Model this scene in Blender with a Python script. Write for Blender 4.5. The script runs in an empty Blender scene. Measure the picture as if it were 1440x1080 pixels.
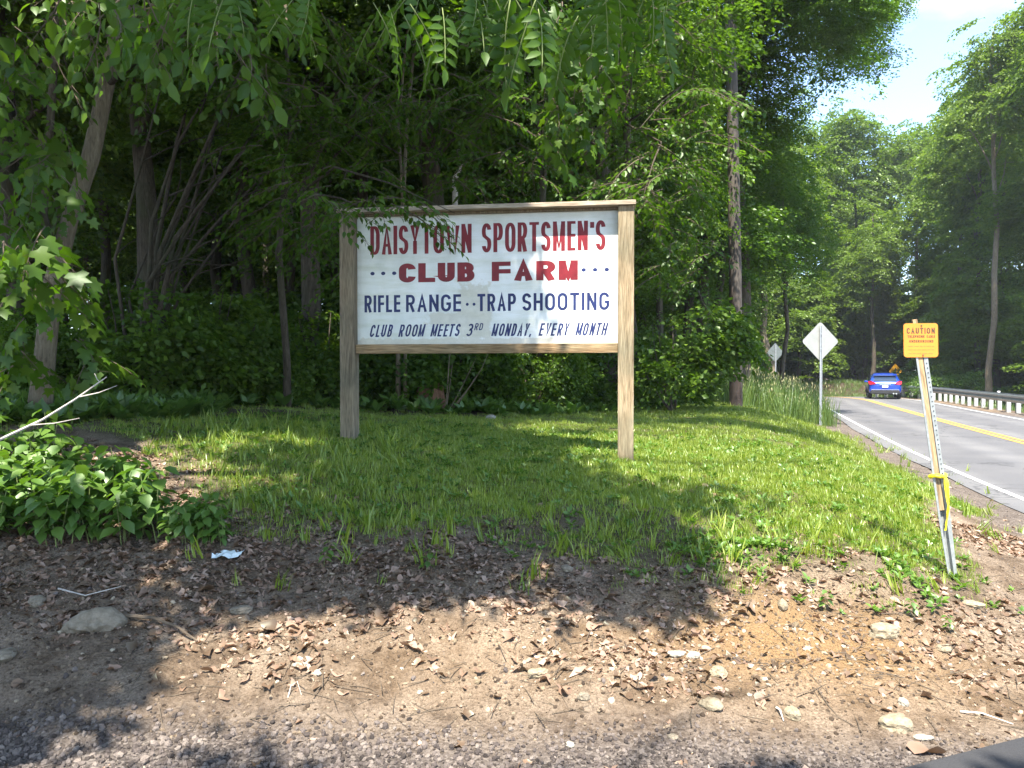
import bpy, math, random
import numpy as np
from mathutils import Vector, Matrix
from math import radians as R, sin, cos, pi

# ------------------------------------------------------------------ camera, sky, sun, exposure
sc = bpy.context.scene
COL = sc.collection
cam_d = bpy.data.cameras.new('camera'); cam = bpy.data.objects.new('camera', cam_d); COL.objects.link(cam)
sc.camera = cam
EYE = 1.6
cam.location = (0, 0, EYE)
cam.rotation_euler = (R(90 - 0.955), 0, 0)
cam_d.sensor_width = 36; cam_d.lens = 27.0
cam_d.clip_start = 0.05; cam_d.clip_end = 2000

SUN_EL = 63.0
SUN_DIR = Vector((-0.13, -0.99, 0)).normalized() * cos(R(SUN_EL)) + Vector((0, 0, sin(R(SUN_EL))))   # towards the sun
world = bpy.data.worlds.new('World'); sc.world = world; world.use_nodes = True
wt = world.node_tree; wt.nodes.clear()
sky = wt.nodes.new('ShaderNodeTexSky'); sky.sky_type = 'NISHITA'; sky.sun_disc = False
sky.sun_elevation = R(SUN_EL); sky.sun_rotation = math.atan2(SUN_DIR.x, SUN_DIR.y)
sky.air_density = 1.0; sky.dust_density = 0.7; sky.ozone_density = 3.0
tc = wt.nodes.new('ShaderNodeTexCoord')
mp = wt.nodes.new('ShaderNodeMapping'); mp.inputs['Scale'].default_value = (1.0, 1.0, 2.6); mp.inputs['Location'].default_value = (0.35, 0.2, 0.1)
nz = wt.nodes.new('ShaderNodeTexNoise'); nz.inputs['Scale'].default_value = 2.6; nz.inputs['Detail'].default_value = 7; nz.inputs['Roughness'].default_value = 0.55
cr = wt.nodes.new('ShaderNodeValToRGB'); cr.color_ramp.elements[0].position = 0.50; cr.color_ramp.elements[1].position = 0.74
cr.color_ramp.elements[0].color = (0.05, 0.05, 0.05, 1); cr.color_ramp.elements[1].color = (0.92, 0.92, 0.92, 1)
mx = wt.nodes.new('ShaderNodeMixRGB'); mx.inputs['Color2'].default_value = (3.3, 3.55, 4.0, 1)
bg = wt.nodes.new('ShaderNodeBackground'); bg.inputs['Strength'].default_value = 0.14
wo = wt.nodes.new('ShaderNodeOutputWorld')
L = wt.links.new
L(tc.outputs['Generated'], mp.inputs['Vector']); L(mp.outputs['Vector'], nz.inputs['Vector'])
L(nz.outputs['Fac'], cr.inputs['Fac']); L(cr.outputs['Color'], mx.inputs['Fac'])
L(sky.outputs['Color'], mx.inputs['Color1']); L(mx.outputs['Color'], bg.inputs['Color']); L(bg.outputs['Background'], wo.inputs['Surface'])

sun_d = bpy.data.lights.new('sun', 'SUN'); sun = bpy.data.objects.new('sun', sun_d); COL.objects.link(sun)
sun_d.energy = 4.7; sun_d.angle = R(0.55); sun_d.color = (1.0, 0.94, 0.84)
sun.rotation_euler = SUN_DIR.to_track_quat('Z', 'Y').to_euler()

vs = sc.view_settings
sc.display_settings.display_device = 'sRGB'
vs.view_transform = 'Standard'; vs.look = 'None'; vs.exposure = 2.0; vs.gamma = 1.0; vs.use_curve_mapping = False
cy = sc.cycles
cy.max_bounces = 7; cy.diffuse_bounces = 4; cy.glossy_bounces = 2; cy.transmission_bounces = 5; cy.transparent_max_bounces = 8
cy.use_denoising = True
try: cy.denoiser = 'OPENIMAGEDENOISE'
except Exception: pass
cy.sample_clamp_indirect = 6.0

# ------------------------------------------------------------------ helpers
rng = np.random.default_rng(7)
random.seed(7)
def sst(a, b, v):
    t = np.clip((np.asarray(v, float) - a) / (b - a), 0, 1); return t * t * (3 - 2 * t)

def tag(o, label=None, cat=None, group=None, kind=None):
    if label: o['label'] = label
    if cat: o['category'] = cat
    if group: o['group'] = group
    if kind: o['kind'] = kind
    return o
def empty(name, loc=(0, 0, 0), rz=0.0, parent=None):
    o = bpy.data.objects.new(name, None); COL.objects.link(o)
    o.location = loc; o.rotation_euler = (0, 0, rz); o.empty_display_size = 0.2
    if parent: o.parent = parent
    return o
def link_mesh(name, me, parent=None, loc=None):
    o = bpy.data.objects.new(name, me); COL.objects.link(o)
    if parent is not None: o.parent = parent
    if loc is not None: o.location = loc
    return o
def copy_tree(o, parent=None):
    c = o.copy(); COL.objects.link(c); c.parent = parent
    for ch in list(o.children): copy_tree(ch, c)
    return c

class MB:
    """collects shapes, then links them as one mesh object"""
    def __init__(s): s.v = []; s.f = []; s.m = []
    def add(s, vs_, fs_, mi=0):
        o = len(s.v); s.v += [tuple(p) for p in vs_]
        for f in fs_: s.f.append(tuple(i + o for i in f)); s.m.append(mi)
    def box(s, x0, x1, y0, y1, z0, z1, bev=0.0, mi=0):
        if bev <= 0:
            vs_ = [(x, y, z) for z in (z0, z1) for y in (y0, y1) for x in (x0, x1)]
            s.add(vs_, [(0, 2, 3, 1), (4, 5, 7, 6), (0, 1, 5, 4), (2, 6, 7, 3), (0, 4, 6, 2), (1, 3, 7, 5)], mi); return
        b = bev; vs_ = []; 
        def ring(z, ins):
            x0_, x1_, y0_, y1_ = x0 + ins, x1 - ins, y0 + ins, y1 - ins
            return [(x0_ + b, y0_, z), (x1_ - b, y0_, z), (x1_, y0_ + b, z), (x1_, y1_ - b, z), (x1_ - b, y1_, z), (x0_ + b, y1_, z), (x0_, y1_ - b, z), (x0_, y0_ + b, z)]
        for z, ins in ((z0, b), (z0 + b, 0), (z1 - b, 0), (z1, b)): vs_ += ring(z, ins)
        fs_ = [tuple(range(7, -1, -1)), tuple(range(24, 32))]
        for k in range(3):
            for i in range(8):
                j = (i + 1) % 8; fs_.append((k * 8 + i, k * 8 + j, k * 8 + 8 + j, k * 8 + 8 + i))
        s.add(vs_, fs_, mi)
    def tube(s, path, radii, n=8, cap=True, mi=0, wob=0.0):
        P = [Vector(p) for p in path]; 
        if not hasattr(radii, '__len__'): radii = [radii] * len(P)
        up = Vector((0.13, 0.97, 0.2)).normalized(); vs_ = []; fs_ = []
        for k, p in enumerate(P):
            d = (P[min(k + 1, len(P) - 1)] - P[max(k - 1, 0)])
            if d.length < 1e-9: d = Vector((0, 0, 1))
            d.normalize()
            a = up - d * up.dot(d)
            if a.length < 1e-3: a = Vector((1, 0, 0)) - d * d.x
            a.normalize(); b = d.cross(a); up = a
            for i in range(n):
                t = 2 * pi * i / n; r = radii[k] * (1 + (random.uniform(-wob, wob) if wob else 0))
                vs_.append(p + a * (cos(t) * r) + b * (sin(t) * r))
        for k in range(len(P) - 1):
            for i in range(n):
                j = (i + 1) % n; fs_.append((k * n + i, k * n + j, (k + 1) * n + j, (k + 1) * n + i))
        if cap:
            fs_.append(tuple(range(n - 1, -1, -1))); fs_.append(tuple((len(P) - 1) * n + i for i in range(n)))
        s.add(vs_, fs_, mi)
    def mesh(s, name, mats, smooth=False):
        me = bpy.data.meshes.new(name); me.from_pydata([tuple(v) for v in s.v], [], s.f)
        for m in (mats if isinstance(mats, (list, tuple)) else [mats]): me.materials.append(m)
        me.polygons.foreach_set('material_index', s.m)
        if smooth: me.polygons.foreach_set('use_smooth', [True] * len(me.polygons))
        me.update(); return me
    def build(s, name, mats, parent=None, smooth=False):
        return link_mesh(name, s.mesh(name, mats, smooth), parent)

def np_mesh(name, V, F, mats, attrs=None, smooth=False, mi=None):
    """fast mesh from numpy: V (n,3), F (m,k) all faces with k corners"""
    me = bpy.data.meshes.new(name); k = F.shape[1]
    me.vertices.add(len(V)); me.vertices.foreach_set('co', V.astype(np.float32).ravel())
    me.loops.add(F.size); me.loops.foreach_set('vertex_index', F.astype(np.int32).ravel())
    me.polygons.add(len(F)); me.polygons.foreach_set('loop_start', (np.arange(len(F)) * k).astype(np.int32))
    me.polygons.foreach_set('loop_total', np.full(len(F), k, np.int32))
    for m in (mats if isinstance(mats, (list, tuple)) else [mats]): me.materials.append(m)
    if mi is not None: me.polygons.foreach_set('material_index', mi.astype(np.int32))
    if smooth: me.polygons.foreach_set('use_smooth', np.ones(len(F), bool))
    for an, (ty, arr) in (attrs or {}).items():
        a = me.attributes.new(an, ty, 'POINT')
        a.data.foreach_set('value' if ty == 'FLOAT' else 'vector', arr.astype(np.float32).ravel())
    me.update(calc_edges=True); me.validate(); return me

# value noise (numpy) for terrain and shapes
_G = np.random.default_rng(3).random((64, 64))
def vnoise(x, y, f):
    x = np.asarray(x, float) * f; y = np.asarray(y, float) * f
    xi = np.floor(x).astype(int); yi = np.floor(y).astype(int); fx = x - xi; fy = y - yi
    fx = fx * fx * (3 - 2 * fx); fy = fy * fy * (3 - 2 * fy)
    g = lambda a, b: _G[a % 64, b % 64]
    return (g(xi, yi) * (1 - fx) + g(xi + 1, yi) * fx) * (1 - fy) + (g(xi, yi + 1) * (1 - fx) + g(xi + 1, yi + 1) * fx) * fy

# ------------------------------------------------------------------ materials
def mat(name):
    m = bpy.data.materials.new(name); m.use_nodes = True; nt = m.node_tree; nt.nodes.clear(); return m, nt
def N(nt, t, **kw):
    n = nt.nodes.new(t)
    for k, v in kw.items():
        if k in n.inputs: n.inputs[k].default_value = v
        else: setattr(n, k, v)
    return n
def ramp(nt, stops):
    r = nt.nodes.new('ShaderNodeValToRGB'); e = r.color_ramp.elements
    while len(e) > 1: e.remove(e[-1])
    e[0].position = stops[0][0]; e[0].color = (*stops[0][1], 1)
    for p, c in stops[1:]:
        q = e.new(p); q.color = (*c, 1)
    return r
def simple(name, col, rough=0.6, metal=0.0, noise=0.0, nscale=20, bump=0.0, coat=0.0, spec=0.5, emit=None):
    m, nt = mat(name); L = nt.links.new
    p = N(nt, 'ShaderNodeBsdfPrincipled'); o = N(nt, 'ShaderNodeOutputMaterial'); L(p.outputs[0], o.inputs[0])
    p.inputs['Base Color'].default_value = (*col, 1); p.inputs['Roughness'].default_value = rough
    p.inputs['Metallic'].default_value = metal; p.inputs['Coat Weight'].default_value = coat; p.inputs['Specular IOR Level'].default_value = spec
    if noise or bump:
        tc = N(nt, 'ShaderNodeTexCoord'); n = N(nt, 'ShaderNodeTexNoise'); n.inputs['Scale'].default_value = nscale; n.inputs['Detail'].default_value = 6; n.inputs['Roughness'].default_value = 0.65
        L(tc.outputs['Object'], n.inputs['Vector'])
        lo = tuple(c * (1 - noise) for c in col); hi = tuple(min(1, c * (1 + noise)) for c in col)
        r = ramp(nt, [(0.3, lo), (0.7, hi)]); L(n.outputs['Fac'], r.inputs[0]); L(r.outputs[0], p.inputs['Base Color'])
        if bump:
            b = N(nt, 'ShaderNodeBump'); b.inputs['Strength'].default_value = bump; b.inputs['Distance'].default_value = 0.01
            L(n.outputs['Fac'], b.inputs['Height']); L(b.outputs[0], p.inputs['Normal'])
    if emit: 
        p.inputs['Emission Color'].default_value = (*emit[0], 1); p.inputs['Emission Strength'].default_value = emit[1]
    return m

def leaf_mat(name, cols, transl=0.38, gloss=0.05, objrand=0.25, tcol=(1.25, 1.35, 0.45)):
    """cols: dark -> light base colours picked by the per-leaf random value"""
    m, nt = mat(name); L = nt.links.new
    at = N(nt, 'ShaderNodeAttribute'); at.attribute_name = 'rnd'
    oi = N(nt, 'ShaderNodeObjectInfo')
    ma = N(nt, 'ShaderNodeMath'); ma.operation = 'MULTIPLY_ADD'; ma.inputs[1].default_value = objrand; L(oi.outputs['Random'], ma.inputs[0])
    mb = N(nt, 'ShaderNodeMath'); mb.operation = 'MULTIPLY'; mb.inputs[1].default_value = 1 - objrand; L(at.outputs['Fac'], mb.inputs[0]); L(mb.outputs[0], ma.inputs[2])
    n = len(cols); r = ramp(nt, [(i / (n - 1), c) for i, c in enumerate(cols)]); L(ma.outputs[0], r.inputs[0])
    d = N(nt, 'ShaderNodeBsdfDiffuse'); L(r.outputs[0], d.inputs['Color'])
    t = N(nt, 'ShaderNodeBsdfTranslucent'); mc = N(nt, 'ShaderNodeMixRGB'); mc.blend_type = 'MULTIPLY'; mc.inputs[0].default_value = 1; mc.inputs[2].default_value = (*tcol, 1)
    L(r.outputs[0], mc.inputs[1]); L(mc.outputs[0], t.inputs['Color'])
    s1 = N(nt, 'ShaderNodeMixShader'); s1.inputs[0].default_value = transl; L(d.outputs[0], s1.inputs[1]); L(t.outputs[0], s1.inputs[2])
    g = N(nt, 'ShaderNodeBsdfGlossy'); g.inputs['Roughness'].default_value = 0.42; g.inputs['Color'].default_value = (0.9, 1, 0.85, 1)
    s2 = N(nt, 'ShaderNodeMixShader'); s2.inputs[0].default_value = gloss; L(s1.outputs[0], s2.inputs[1]); L(g.outputs[0], s2.inputs[2])
    o = N(nt, 'ShaderNodeOutputMaterial'); L(s2.outputs[0], o.inputs[0]); return m

def bark_mat(name, c0, c1, scale=1.0, moss=None):
    m, nt = mat(name); L = nt.links.new
    tc = N(nt, 'ShaderNodeTexCoord'); mp = N(nt, 'ShaderNodeMapping'); mp.inputs['Scale'].default_value = (14 * scale, 14 * scale, 2.2 * scale)
    L(tc.outputs['Object'], mp.inputs[0])
    n = N(nt, 'ShaderNodeTexNoise'); n.inputs['Scale'].default_value = 2.2; n.inputs['Detail'].default_value = 8; n.inputs['Roughness'].default_value = 0.7; n.inputs['Distortion'].default_value = 0.6
    L(mp.outputs[0], n.inputs['Vector'])
    n2 = N(nt, 'ShaderNodeTexNoise'); n2.inputs['Scale'].default_value = 1.3; n2.inputs['Detail'].default_value = 3; L(tc.outputs['Object'], n2.inputs['Vector'])
    r = ramp(nt, [(0.32, c0), (0.68, c1)]); L(n.outputs['Fac'], r.inputs[0])
    mm = N(nt, 'ShaderNodeMixRGB'); mm.inputs[2].default_value = (*(moss or tuple(c * 0.6 for c in c1)), 1)
    r2 = ramp(nt, [(0.48, (0, 0, 0)), (0.68, (0.7, 0.7, 0.7))]); L(n2.outputs['Fac'], r2.inputs[0]); L(r2.outputs[0], mm.inputs[0]); L(r.outputs[0], mm.inputs[1])
    p = N(nt, 'ShaderNodeBsdfPrincipled'); p.inputs['Roughness'].default_value = 0.95; p.inputs['Specular IOR Level'].default_value = 0.15; L(mm.outputs[0], p.inputs['Base Color'])
    b = N(nt, 'ShaderNodeBump'); b.inputs['Strength'].default_value = 0.9; b.inputs['Distance'].default_value = 0.03; L(n.outputs['Fac'], b.inputs['Height']); L(b.outputs[0], p.inputs['Normal'])
    o = N(nt, 'ShaderNodeOutputMaterial'); L(p.outputs[0], o.inputs[0]); return m

def wood_mat(name, c0, c1, c2, axis='Z', knots=True):
    m, nt = mat(name); L = nt.links.new
    tc = N(nt, 'ShaderNodeTexCoord'); mp = N(nt, 'ShaderNodeMapping')
    s = {'Z': (9, 9, 0.55), 'X': (0.55, 9, 9)}[axis]; mp.inputs['Scale'].default_value = s; L(tc.outputs['Object'], mp.inputs[0])
    w = N(nt, 'ShaderNodeTexNoise'); w.inputs['Scale'].default_value = 3.2; w.inputs['Detail'].default_value = 7; w.inputs['Roughness'].default_value = 0.62; w.inputs['Distortion'].default_value = 1.3
    L(mp.outputs[0], w.inputs['Vector'])
    mp2 = N(nt, 'ShaderNodeMapping'); mp2.inputs['Scale'].default_value = tuple(v * 5 for v in s); L(tc.outputs['Object'], mp2.inputs[0])
    g = N(nt, 'ShaderNodeTexNoise'); g.inputs['Scale'].default_value = 3; g.inputs['Detail'].default_value = 4; L(mp2.outputs[0], g.inputs['Vector'])
    bl = N(nt, 'ShaderNodeTexNoise'); bl.inputs['Scale'].default_value = 2.5; bl.inputs['Detail'].default_value = 3; L(tc.outputs['Object'], bl.inputs['Vector'])
    r = ramp(nt, [(0.28, c0), (0.5, c1), (0.72, c2)]); L(w.outputs['Fac'], r.inputs[0])
    r3 = ramp(nt, [(0.35, (0.62, 0.62, 0.62)), (0.6, (1.08, 1.08, 1.08))]); L(g.outputs['Fac'], r3.inputs[0])
    r4 = ramp(nt, [(0.35, (0.72, 0.76, 0.74)), (0.6, (1.05, 1.0, 0.94))]); L(bl.outputs['Fac'], r4.inputs[0])
    m1 = N(nt, 'ShaderNodeMixRGB'); m1.blend_type = 'MULTIPLY'; m1.inputs[0].default_value = 1; L(r.outputs[0], m1.inputs[1]); L(r3.outputs[0], m1.inputs[2])
    m2 = N(nt, 'ShaderNodeMixRGB'); m2.blend_type = 'MULTIPLY'; m2.inputs[0].default_value = 1; L(m1.outputs[0], m2.inputs[1]); L(r4.outputs[0], m2.inputs[2])
    p = N(nt, 'ShaderNodeBsdfPrincipled'); p.inputs['Roughness'].default_value = 0.85; p.inputs['Specular IOR Level'].default_value = 0.2; L(m2.outputs[0], p.inputs['Base Color'])
    b = N(nt, 'ShaderNodeBump'); b.inputs['Strength'].default_value = 0.5; b.inputs['Distance'].default_value = 0.006; L(g.outputs['Fac'], b.inputs['Height']); L(b.outputs[0], p.inputs['Normal'])
    o = N(nt, 'ShaderNodeOutputMaterial'); L(p.outputs[0], o.inputs[0]); return m

M = {}
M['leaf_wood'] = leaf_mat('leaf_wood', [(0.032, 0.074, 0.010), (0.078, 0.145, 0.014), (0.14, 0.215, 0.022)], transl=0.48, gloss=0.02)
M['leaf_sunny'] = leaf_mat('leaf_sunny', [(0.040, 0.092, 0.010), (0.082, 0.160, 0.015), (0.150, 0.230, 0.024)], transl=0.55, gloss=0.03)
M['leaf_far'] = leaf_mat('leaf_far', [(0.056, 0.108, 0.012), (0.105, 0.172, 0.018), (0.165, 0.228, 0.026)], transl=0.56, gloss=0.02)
M['leaf_near'] = leaf_mat('leaf_near', [(0.028, 0.072, 0.006), (0.060, 0.125, 0.009), (0.105, 0.175, 0.014)], transl=0.52, gloss=0.022)
M['leaf_herb'] = leaf_mat('leaf_herb', [(0.05, 0.11, 0.018), (0.085, 0.165, 0.024), (0.14, 0.23, 0.038)], transl=0.4, gloss=0.05)
M['leaf_weed'] = leaf_mat('leaf_weed', [(0.06, 0.13, 0.018), (0.10, 0.19, 0.025), (0.15, 0.25, 0.04)], transl=0.4, gloss=0.04)
M['grass'] = leaf_mat('grass_blade', [(0.115, 0.185, 0.015), (0.205, 0.285, 0.024), (0.34, 0.375, 0.065)], transl=0.45, gloss=0.05, objrand=0.55, tcol=(1.2, 1.25, 0.4))
M['tallgrass'] = leaf_mat('tall_grass_blade', [(0.06, 0.115, 0.022), (0.10, 0.165, 0.030), (0.16, 0.21, 0.05)], transl=0.35, gloss=0.05, objrand=0.5)
M['seed'] = simple('seed_head', (0.28, 0.26, 0.13), 0.9, noise=0.3)
M['litter'] = leaf_mat('dry_leaf', [(0.06, 0.040, 0.026), (0.15, 0.098, 0.064), (0.27, 0.172, 0.122), (0.36, 0.26, 0.20)], transl=0.12, gloss=0.04, objrand=0.85, tcol=(1.1, 0.9, 0.6))
M['bark'] = bark_mat('bark', (0.035, 0.028, 0.02), (0.13, 0.105, 0.078), moss=(0.05, 0.06, 0.03))
M['bark_light'] = bark_mat('bark_light', (0.09, 0.07, 0.045), (0.27, 0.22, 0.15), 1.2)
M['twig'] = simple('twig', (0.10, 0.075, 0.05), 0.9, noise=0.3)
M['petiole'] = simple('petiole', (0.16, 0.20, 0.06), 0.8)
M['deadwood'] = simple('bleached_deadwood', (0.42, 0.38, 0.33), 0.85, noise=0.3, nscale=30)

# ------------------------------------------------------------------ road line and terrain height
def road_centre():
    pts = []
    ys = [(-60, 2.2), (-40, 2.3), (-20, 2.7), (0, 4.35), (5, 5.15), (9.1, 6.1), (12.9, 7.1), (18, 8.65), (26, 11.2), (34, 13.8), (42, 16.45)]
    yy = np.array([a for a, b in ys], float); xx = np.array([b for a, b in ys], float)
    Y = np.arange(-60, 42.01, 1.5); X = np.interp(Y, yy, xx)
    X = np.convolve(np.pad(X, 2, 'edge'), np.ones(5) / 5, 'valid')
    X[:2] = X[2]; X[-3:] = np.interp(Y[-3:], yy, xx)
    T = np.gradient(np.stack([X, Y], 1), axis=0); T /= np.linalg.norm(T, axis=1)[:, None]
    C = np.stack([X, Y], 1) + np.stack([T[:, 1], -T[:, 0]], 1) * 2.8
    p = C[-1].copy(); h = math.atan2(T[-1, 0], T[-1, 1]); out = list(C)
    for k in range(60):
        h -= 1.0 / (17.0 if k < 30 else 60.0); p = p + np.array([sin(h), cos(h)]); out.append(p.copy())
    return np.array(out)
RC = road_centre()
def road_lat(x, y):
    """signed distance to the road's centre line (+ on its right side)"""
    x = np.atleast_1d(np.asarray(x, float)); y = np.atleast_1d(np.asarray(y, float)); sh = x.shape
    x = x.ravel(); y = y.ravel(); best = np.full(x.shape, 1e9); sg = np.ones(x.shape)
    A = RC[:-1]; B = RC[1:]
    for a, b in zip(A, B):
        d = b - a; l2 = d @ d; px = x - a[0]; py = y - a[1]
        t = np.clip((px * d[0] + py * d[1]) / l2, 0, 1); ex = px - t * d[0]; ey = py - t * d[1]
        q = ex * ex + ey * ey; m = q < best
        best[m] = q[m]; sg[m] = np.where(d[1] * px - d[0] * py > 0, 1, -1)[m]
    return (np.sqrt(best) * sg).reshape(sh)
def road_z(y): return -0.9 * sst(45, 70, y)
def side_edge(x):
    """far edge of the side road in front of the camera"""
    return 3.097 + 0.36 * (np.asarray(x, float) - 1.82)
FP = ([-100, 3.1, 3.35, 4.0, 4.6, 5.5, 7.0, 9.0, 12.0, 500], [0, 0, 0.04, 0.27, 0.48, 0.67, 0.89, 0.955, 1.0, 1.0])
def H(x, y, fine=True):
    x = np.asarray(x, float); y = np.asarray(y, float); lat = road_lat(x, y).reshape(np.shape(x)) if np.ndim(x) else road_lat(x, y)[0]
    rz = road_z(y)
    s = -lat - 3.0
    P = 0.95 - 0.06 * np.clip(x, -5, 2.5) + 0.012 * np.clip(y - 14, 0, 40) * sst(0, -12, x - 6)
    yw = y + 0.25 * (vnoise(x, 0 * y + 3.3, 0.7) - 0.5) - 0.28 * sst(1.2, 3.0, x)
    F = np.interp(yw, *FP)
    left = P * F * sst(0, 1, s / (3.0 + 1.3 * sst(14, 22, y))) + 0.02 * sst(0, .4, s)
    r = lat - 3.0
    up = sst(50, 58, y)
    right = (1 - up) * (-1.8 * sst(1.1, 6, r)) + up * (1.3 * sst(1.0, 5, r))
    z = rz + np.where(lat < 0, left, right) - 0.05 * (np.abs(lat) < 2.95)
    near = sst(16, 8, np.hypot(x, y))
    if True:
        out = sst(3.0, 3.7, y - 0.1 * x) * sst(0.0, 0.5, np.abs(lat) - 3.0)
        z = z + out * (0.07 * (vnoise(x, y, 1.3) - 0.5) + 0.035 * (vnoise(x + 9, y, 4.0) - 0.5))
        bankzone = out * sst(7.0, 4.8, y)
        z = z + bankzone * (0.035 * (vnoise(x + 5, y, 9.0) - 0.5) + 0.09 * (vnoise(x - 5, y + 2, 2.2) - 0.5))
        z = z + 0.9 * sst(25, 80, np.hypot(x, y)) * (vnoise(x, y, 0.05) - 0.5) * sst(4, 14, np.abs(lat))
    return z
def Hs(x, y): return float(H(np.array([x]), np.array([y]))[0])

# camera-ray helper: where the ray through a photo pixel (1440 wide) meets the ground
CP = R(0.955)
def ray(px, py):
    a = (px - 720) / 1080.0; b = (540 - py) / 1080.0
    return Vector((a, cos(CP) + b * sin(CP), -sin(CP) + b * cos(CP)))
def on_ground(px, py):
    d = ray(px, py); t = np.linspace(1.5, 80, 6000); X = d.x * t; Y = d.y * t; Z = EYE + d.z * t
    G = H(X, Y); k = np.argmax(Z < G)
    return Vector((X[k], Y[k], G[k]))
def at(px, py, Y):
    d = ray(px, py); t = Y / d.y; return Vector((d.x * t, Y, EYE + d.z * t))
def project(P):
    """world points (n,3) -> photo pixel coordinates"""
    x, y, z = P[:, 0], P[:, 1], P[:, 2] - EYE
    f = y * cos(CP) - z * sin(CP); u = z * cos(CP) + y * sin(CP)
    f = np.where(f < 0.05, 0.05, f)
    return 720 + 1080 * x / f, 540 - 1080 * u / f, y > 0.1

# ------------------------------------------------------------------ ground
def grid_axis(lo, hi, step, far, growth=1.16):
    a = list(np.arange(lo, hi + 1e-6, step)); s = step; v = hi; up = []
    while v < far: s *= growth; v += s; up.append(v)
    s = step; v = lo; dn = []
    while v > -far: s *= growth; v -= s; dn.append(v)
    return np.array(dn[::-1] + a + up)
def axis_y():
    a = list(np.arange(2.2, 9.0, 0.045)); s = 0.045; v = a[-1]
    while v < 60: s = min(s * 1.03, 1.2); v += s; a.append(v)
    while v < 600: s *= 1.2; v += s; a.append(v)
    s = 0.045; v = 2.2; dn = []
    while v > -600: s *= 1.25; v -= s; dn.append(v)
    return np.array(dn[::-1] + a)
def axis_x():
    a = list(np.arange(-5.2, 5.2, 0.05)); s = 0.05; v = a[-1]; up = []
    while v < 45: s = min(s * 1.05, 1.0); v += s; up.append(v)
    while v < 600: s *= 1.2; v += s; up.append(v)
    s = 0.05; v = -5.2; dn = []
    while v > -45: s = min(s * 1.07, 1.5); v -= s; dn.append(v)
    while v > -600: s *= 1.2; v -= s; dn.append(v)
    return np.array(dn[::-1] + a + up)
gx, gy = axis_x(), axis_y()
XX, YY = np.meshgrid(gx, gy); ZZ = H(XX, YY)
LAT = road_lat(XX, YY)
def inpoly(x, y, poly):
    x = np.asarray(x, float); y = np.asarray(y, float); ins = np.zeros(x.shape, bool); n = len(poly)
    for i in range(n):
        x0, y0 = poly[i]; x1, y1 = poly[(i + 1) % n]
        if y0 == y1: continue
        c = ((y0 > y) != (y1 > y)) & (x < (x1 - x0) * (y - y0) / (y1 - y0) + x0); ins ^= c
    return ins
def lawn_w(x, y):
    """1 on the lawn, 0 on bare bank, verge and under the wood"""
    lat = road_lat(x, y); s = -lat - 3.0
    n = vnoise(x, y, 1.1) - 0.5; n2 = vnoise(x + 3, y, 3.3) - 0.5
    # front edge of the grass (bank top), right edge (verge), back edge (wood)
    fx = np.interp(x, [-9, -4, -3, -2.2, -1.0, 0.3, 1.2, 2.2, 2.9, 3.4, 4], [7.5, 7.2, 6.4, 5.5, 4.95, 4.85, 4.55, 4.45, 4.7, 6.2, 7.5])
    front = sst(-0.35, 0.55, y - fx + 0.9 * n + 0.5 * n2)
    right = sst(0.5, 1.15, s + 0.7 * n)
    bx = np.interp(x, [-9, -5.2, -3.8, -2.6, -1, 0.5, 2, 3.4, 5, 7, 9, 20], [6.4, 7.4, 9.1, 10.2, 10.5, 11.2, 14, 17.0, 19.2, 22, 27, 60])
    back = sst(0.5, -0.3, y - bx + 0.8 * n)
    return front * right * back
LW = lawn_w(XX, YY)
GR = sst(0.35, -0.15, YY - (3.14 + 0.22 * (vnoise(XX, YY, 1.5) - 0.5) + 0.0 * XX))          # gravel at the toe
GR = np.maximum(GR, 0.75 * sst(3.2, 4.5, XX) * sst(1.3, 0.5, -LAT - 3.0) * (YY < 30))   # grit along the road
OR = np.exp(-(((XX - 1.55) / 0.75) ** 2 + ((YY - 3.95) / 0.42) ** 2)) + 0.2 * np.exp(-(((XX + 0.05) / 0.9) ** 2 + ((YY - 3.75) / 0.30) ** 2))
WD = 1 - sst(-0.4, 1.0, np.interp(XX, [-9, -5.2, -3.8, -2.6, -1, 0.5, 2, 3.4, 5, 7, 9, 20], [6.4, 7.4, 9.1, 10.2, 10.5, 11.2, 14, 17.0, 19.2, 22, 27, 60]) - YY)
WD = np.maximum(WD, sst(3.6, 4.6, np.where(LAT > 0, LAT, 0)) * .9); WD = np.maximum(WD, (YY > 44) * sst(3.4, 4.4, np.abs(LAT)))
nxg, nyg = len(gx), len(gy)
idx = np.arange(nxg * nyg).reshape(nyg, nxg)
Fq = np.stack([idx[:-1, :-1], idx[:-1, 1:], idx[1:, 1:], idx[1:, :-1]], -1).reshape(-1, 4)

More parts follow.
